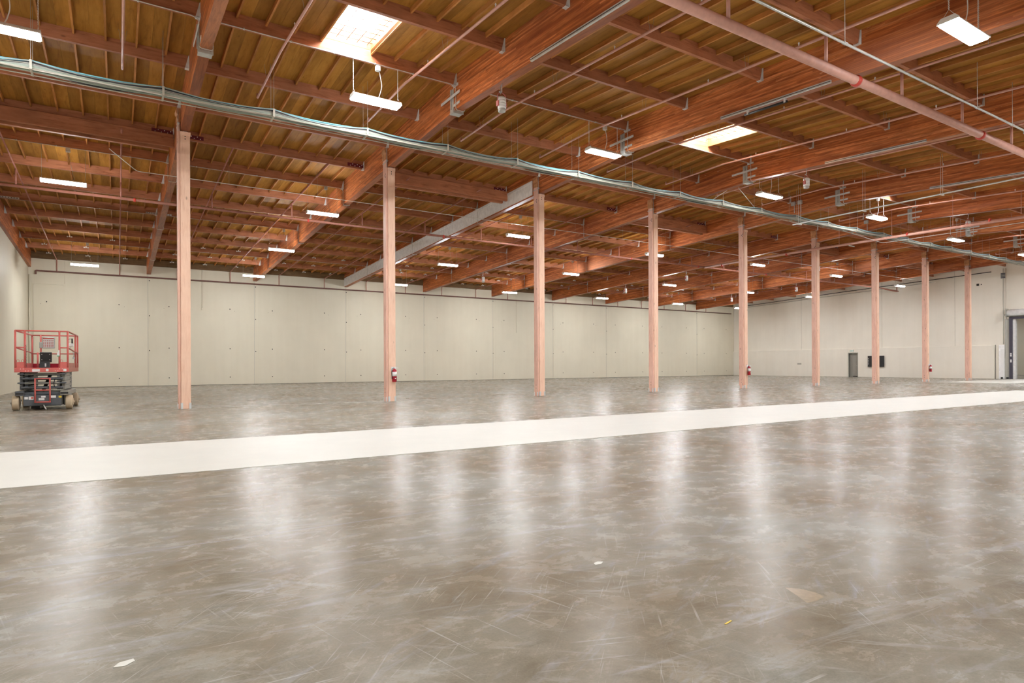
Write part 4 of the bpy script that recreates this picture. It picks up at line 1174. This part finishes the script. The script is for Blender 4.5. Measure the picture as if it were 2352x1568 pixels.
    for x, y, z1 in ((-PX, QA, zt_), (-PX + 0.21, QA, zt_), (PX - 0.19, QA, zt_), (PX, QA, zt_), (-PX, QB, zt_), (PX, QB, zt_), (-0.37, QB, zt_), (-PX, 0.6, zt_), (PX, 1.2, zt_), (-0.33, 0.95, zmid - 0.1)):
        MB().tube([(x, y, zf + 0.02), (x, y, z1)], 0.024, 8).build('rail_post', rd_, r)
    # gate chain
    MB().tube(helix(-PX + 0.235, 1.2, 1.8, 0.008, 14), 0.005, 4).build('gate_chain', dk, r).location = (0, QA - 0.01, 0)
    # manual box and sign sheet, control boxes
    sb = MB().bbox(-0.33, 0.0, QB - 0.10, QB - 0.03, 1.78, 2.14, 0.012).build('sign_board', M_['galvd'], r)
    MB().box(-0.305, -0.025, QB - 0.106, QB - 0.10, 1.80, 2.11).build('sheet', M_['paper'], sb)
    MB().box(-0.305, -0.025, QB - 0.109, QB - 0.106, 2.075, 2.11).build('header', M_['red'], sb)
    pic = MB()
    for i in range(6):
        for j in range(5): pic.cbox(-0.28 + 0.046 * i, QB - 0.1075, 1.83 + 0.048 * j, 0.026, 0.003, 0.026)
    pic.build('pictogram', M_['pinkred'], sb)
    MB().bbox(-0.40, -0.31, QB - 0.12, QB - 0.05, 1.79, 1.98, 0.01).build('document_box', M_['galvd'], r)
    mb_ = MB().bbox(-0.38, -0.08, QB - 0.14, QB - 0.05, 1.34, 1.66, 0.012).build('manual_box', dk, r)
    for x in (-0.33, -0.13):
        for z in (1.42, 1.59): MB().lathe([(0.012, QB - 0.147), (0.012, QB - 0.14)], 8, 'y', (x, 0, z)).build('screw', M_['bolt'], mb_)
    b2 = MB().prism_x([(0.55, 1.13), (0.80, 1.13), (0.80, 1.34), (0.66, 1.36)], -0.25, -0.01).build('battery_box', dk, r)
    MB().box(-0.12, -0.085, 0.585, 0.60, 1.20, 1.30).build('label', M_['paper'], b2)
    MB().box(0.19, 0.33, QB - 0.016, QB - 0.012, zf + 0.12, zf + 0.19).build('decal', M_['paper'], r)
    # joystick control box on the right rail
    cb_ = MB().bbox(PX - 0.09, PX + 0.03, 0.10, 0.32, 1.80, 1.89, 0.01).build('control_box', M_['paper'], r)
    MB().tube(smooth_path([(PX - 0.08, 0.12, 1.89), (PX - 0.08, 0.12, 2.02), (PX + 0.02, 0.12, 2.02)], 0.03), 0.007, 6).tube([(PX + 0.00, 0.2, 1.88), (PX + 0.00, 0.2, 2.04)], [0.02, 0.018], 8).build('joystick', dk, cb_)
    MB().tube(smooth_path([(PX - 0.04, 0.2, 1.80), (PX - 0.02, 0.2, 1.70), (PX + 0.04, 0.25, 1.58), (PX + 0.03, 0.25, 1.48)], 0.06), 0.008, 6).cbox(PX + 0.03, 0.25, 1.46, 0.06, 0.06, 0.06).build('control_cord', M_['galvd'], cb_)
    MB().box(PX - 0.245, PX - 0.185, QA - 0.03, QA - 0.026, 1.50, 1.60).box(PX - 0.215, PX - 0.185, QA - 0.03, QA - 0.026, 1.60, 1.66).build('hang_tag', M_['paper'], r)
    MB().box(PX - 0.245, PX - 0.185, QA - 0.031, QA - 0.026, 1.485, 1.51).build('tag_edge', M_['green'], r)
    for x, w_, z in ((-0.13, 0.17, zf - 0.015), (0.12, 0.06, zf - 0.008), (0.52, 0.07, zf - 0.01)):
        MB().box(x - w_ / 2, x + w_ / 2, QA - 0.035, QA - 0.0305, z, z + 0.07).build('decal', M_['paper'], r)
    m = MB()
    for x in (-0.47, -0.41, -0.36, -0.30, 0.30, 0.36, 0.40, 0.46): m.cbox(x, QA - 0.0315, zf + (0.06 if abs(x) > 0.38 else 0.005), 0.018, 0.004, 0.016)
    m.build('bolt', M_['bolt'], r)
    for x in (-PX + 0.06, -PX + 0.16, PX - 0.14):
        MB().tube(smooth_path([(x - 0.025, QA - 0.008, zf + 0.24), (x - 0.025, QA - 0.008, zf + 0.31), (x + 0.025, QA - 0.008, zf + 0.31), (x + 0.025, QA - 0.008, zf + 0.24)], 0.02), 0.006, 6).build('tie_ring', rd_, r)
    return r
make_lift()

# ------------------------------------------------------------------ small things
def scrap(name, pts, z, mat, label):
    n = len(pts)
    cx, cy = sum(p[0] for p in pts) / n, sum(p[1] for p in pts) / n
    v = [(x - cx, y - cy, 0.0) for x, y in pts] + [(x - cx, y - cy, z) for x, y in pts]
    f = [tuple(range(n - 1, -1, -1)), tuple(range(n, 2 * n))] + [(i, (i + 1) % n, n + (i + 1) % n, n + i) for i in range(n)]
    o = MB().poly(v, f).build(name, mat, None, (cx, cy, 0.0005))
    tag(o, label, 'debris')
scrap('tape_scrap', [(2.345, 1.895), (2.35, 1.888), (2.405, 1.900), (2.402, 1.906)], 0.002, M_['yellow'], 'short yellow tape scrap on the concrete floor at the lower right')
scrap('paper_chip', [(2.40, 2.87), (2.44, 2.865), (2.475, 2.89), (2.45, 2.91), (2.41, 2.90)], 0.002, M_['strip'], 'small pale paper chip on the floor below the middle of the strip')
scrap('paper_chip', [(-0.02, 2.93), (0.02, 2.92), (0.055, 2.95), (0.05, 2.975), (0.0, 2.965)], 0.002, M_['strip'], 'small pale paper chip on the floor at the lower left')
MB().poly([(3.0, 2.03, 0.0008), (2.95, 1.93, 0.0008), (2.90, 1.84, 0.0008), (2.97, 1.83, 0.0008), (3.05, 1.84, 0.0008), (3.07, 1.90, 0.0008), (3.05, 1.98, 0.0008)], [(0, 1, 2, 3, 4, 5, 6)]).build('rust_stain', plain('rust_stain', (0.275, 0.20, 0.11), 0.3, var=0.25, scale=40), fl)

# electrical boxes on the girders, with stub conduits
for x, y, z, lab in ((GX[4] - GW / 2, 17.0, 8.35, 'pair of small grey electrical boxes on the girder over the fifth post'), (GX[5] - GW / 2, 17.0, 8.25, 'single small grey electrical box on the girder over the sixth post')):
    r = empty('electrical_box', (x, y, z)); tag(r, lab, 'electrical box')
    for k in range(2 if 'pair' in lab else 1):
        b = MB().bbox(-0.09, 0.0, -0.10 - 0.32 * k, 0.10 - 0.32 * k, 0.0, 0.17, 0.01).build('box', M_['galvd'], r)
        MB().tube([(-0.03, -0.32 * k - 0.04, 0.0), (-0.03, -0.32 * k - 0.04, -0.34)], 0.014, 6).build('stub_conduit', M_['galv'], b)
# perforated straps on a purlin beside the first girder
for x0, x1 in ((GX[0] - 0.55, GX[0] - 0.13), (GX[0] + 0.13, GX[0] + 0.45), (XL + 0.15, XL + 0.9)):
    y = PYN(5)
    st = MB().box(x0, x1, y - 0.052, y - 0.046, PUR(y) + 0.01, PUR(y) + 0.08).build('strap_plate', M_['galv'], ceil)
    k = 0
    while x0 + 0.05 + 0.09 * k < x1 - 0.02:
        put('strap_hole', hole_me, st, (x0 + 0.05 + 0.09 * k, y - 0.053, PUR(y) + 0.045)); k += 1
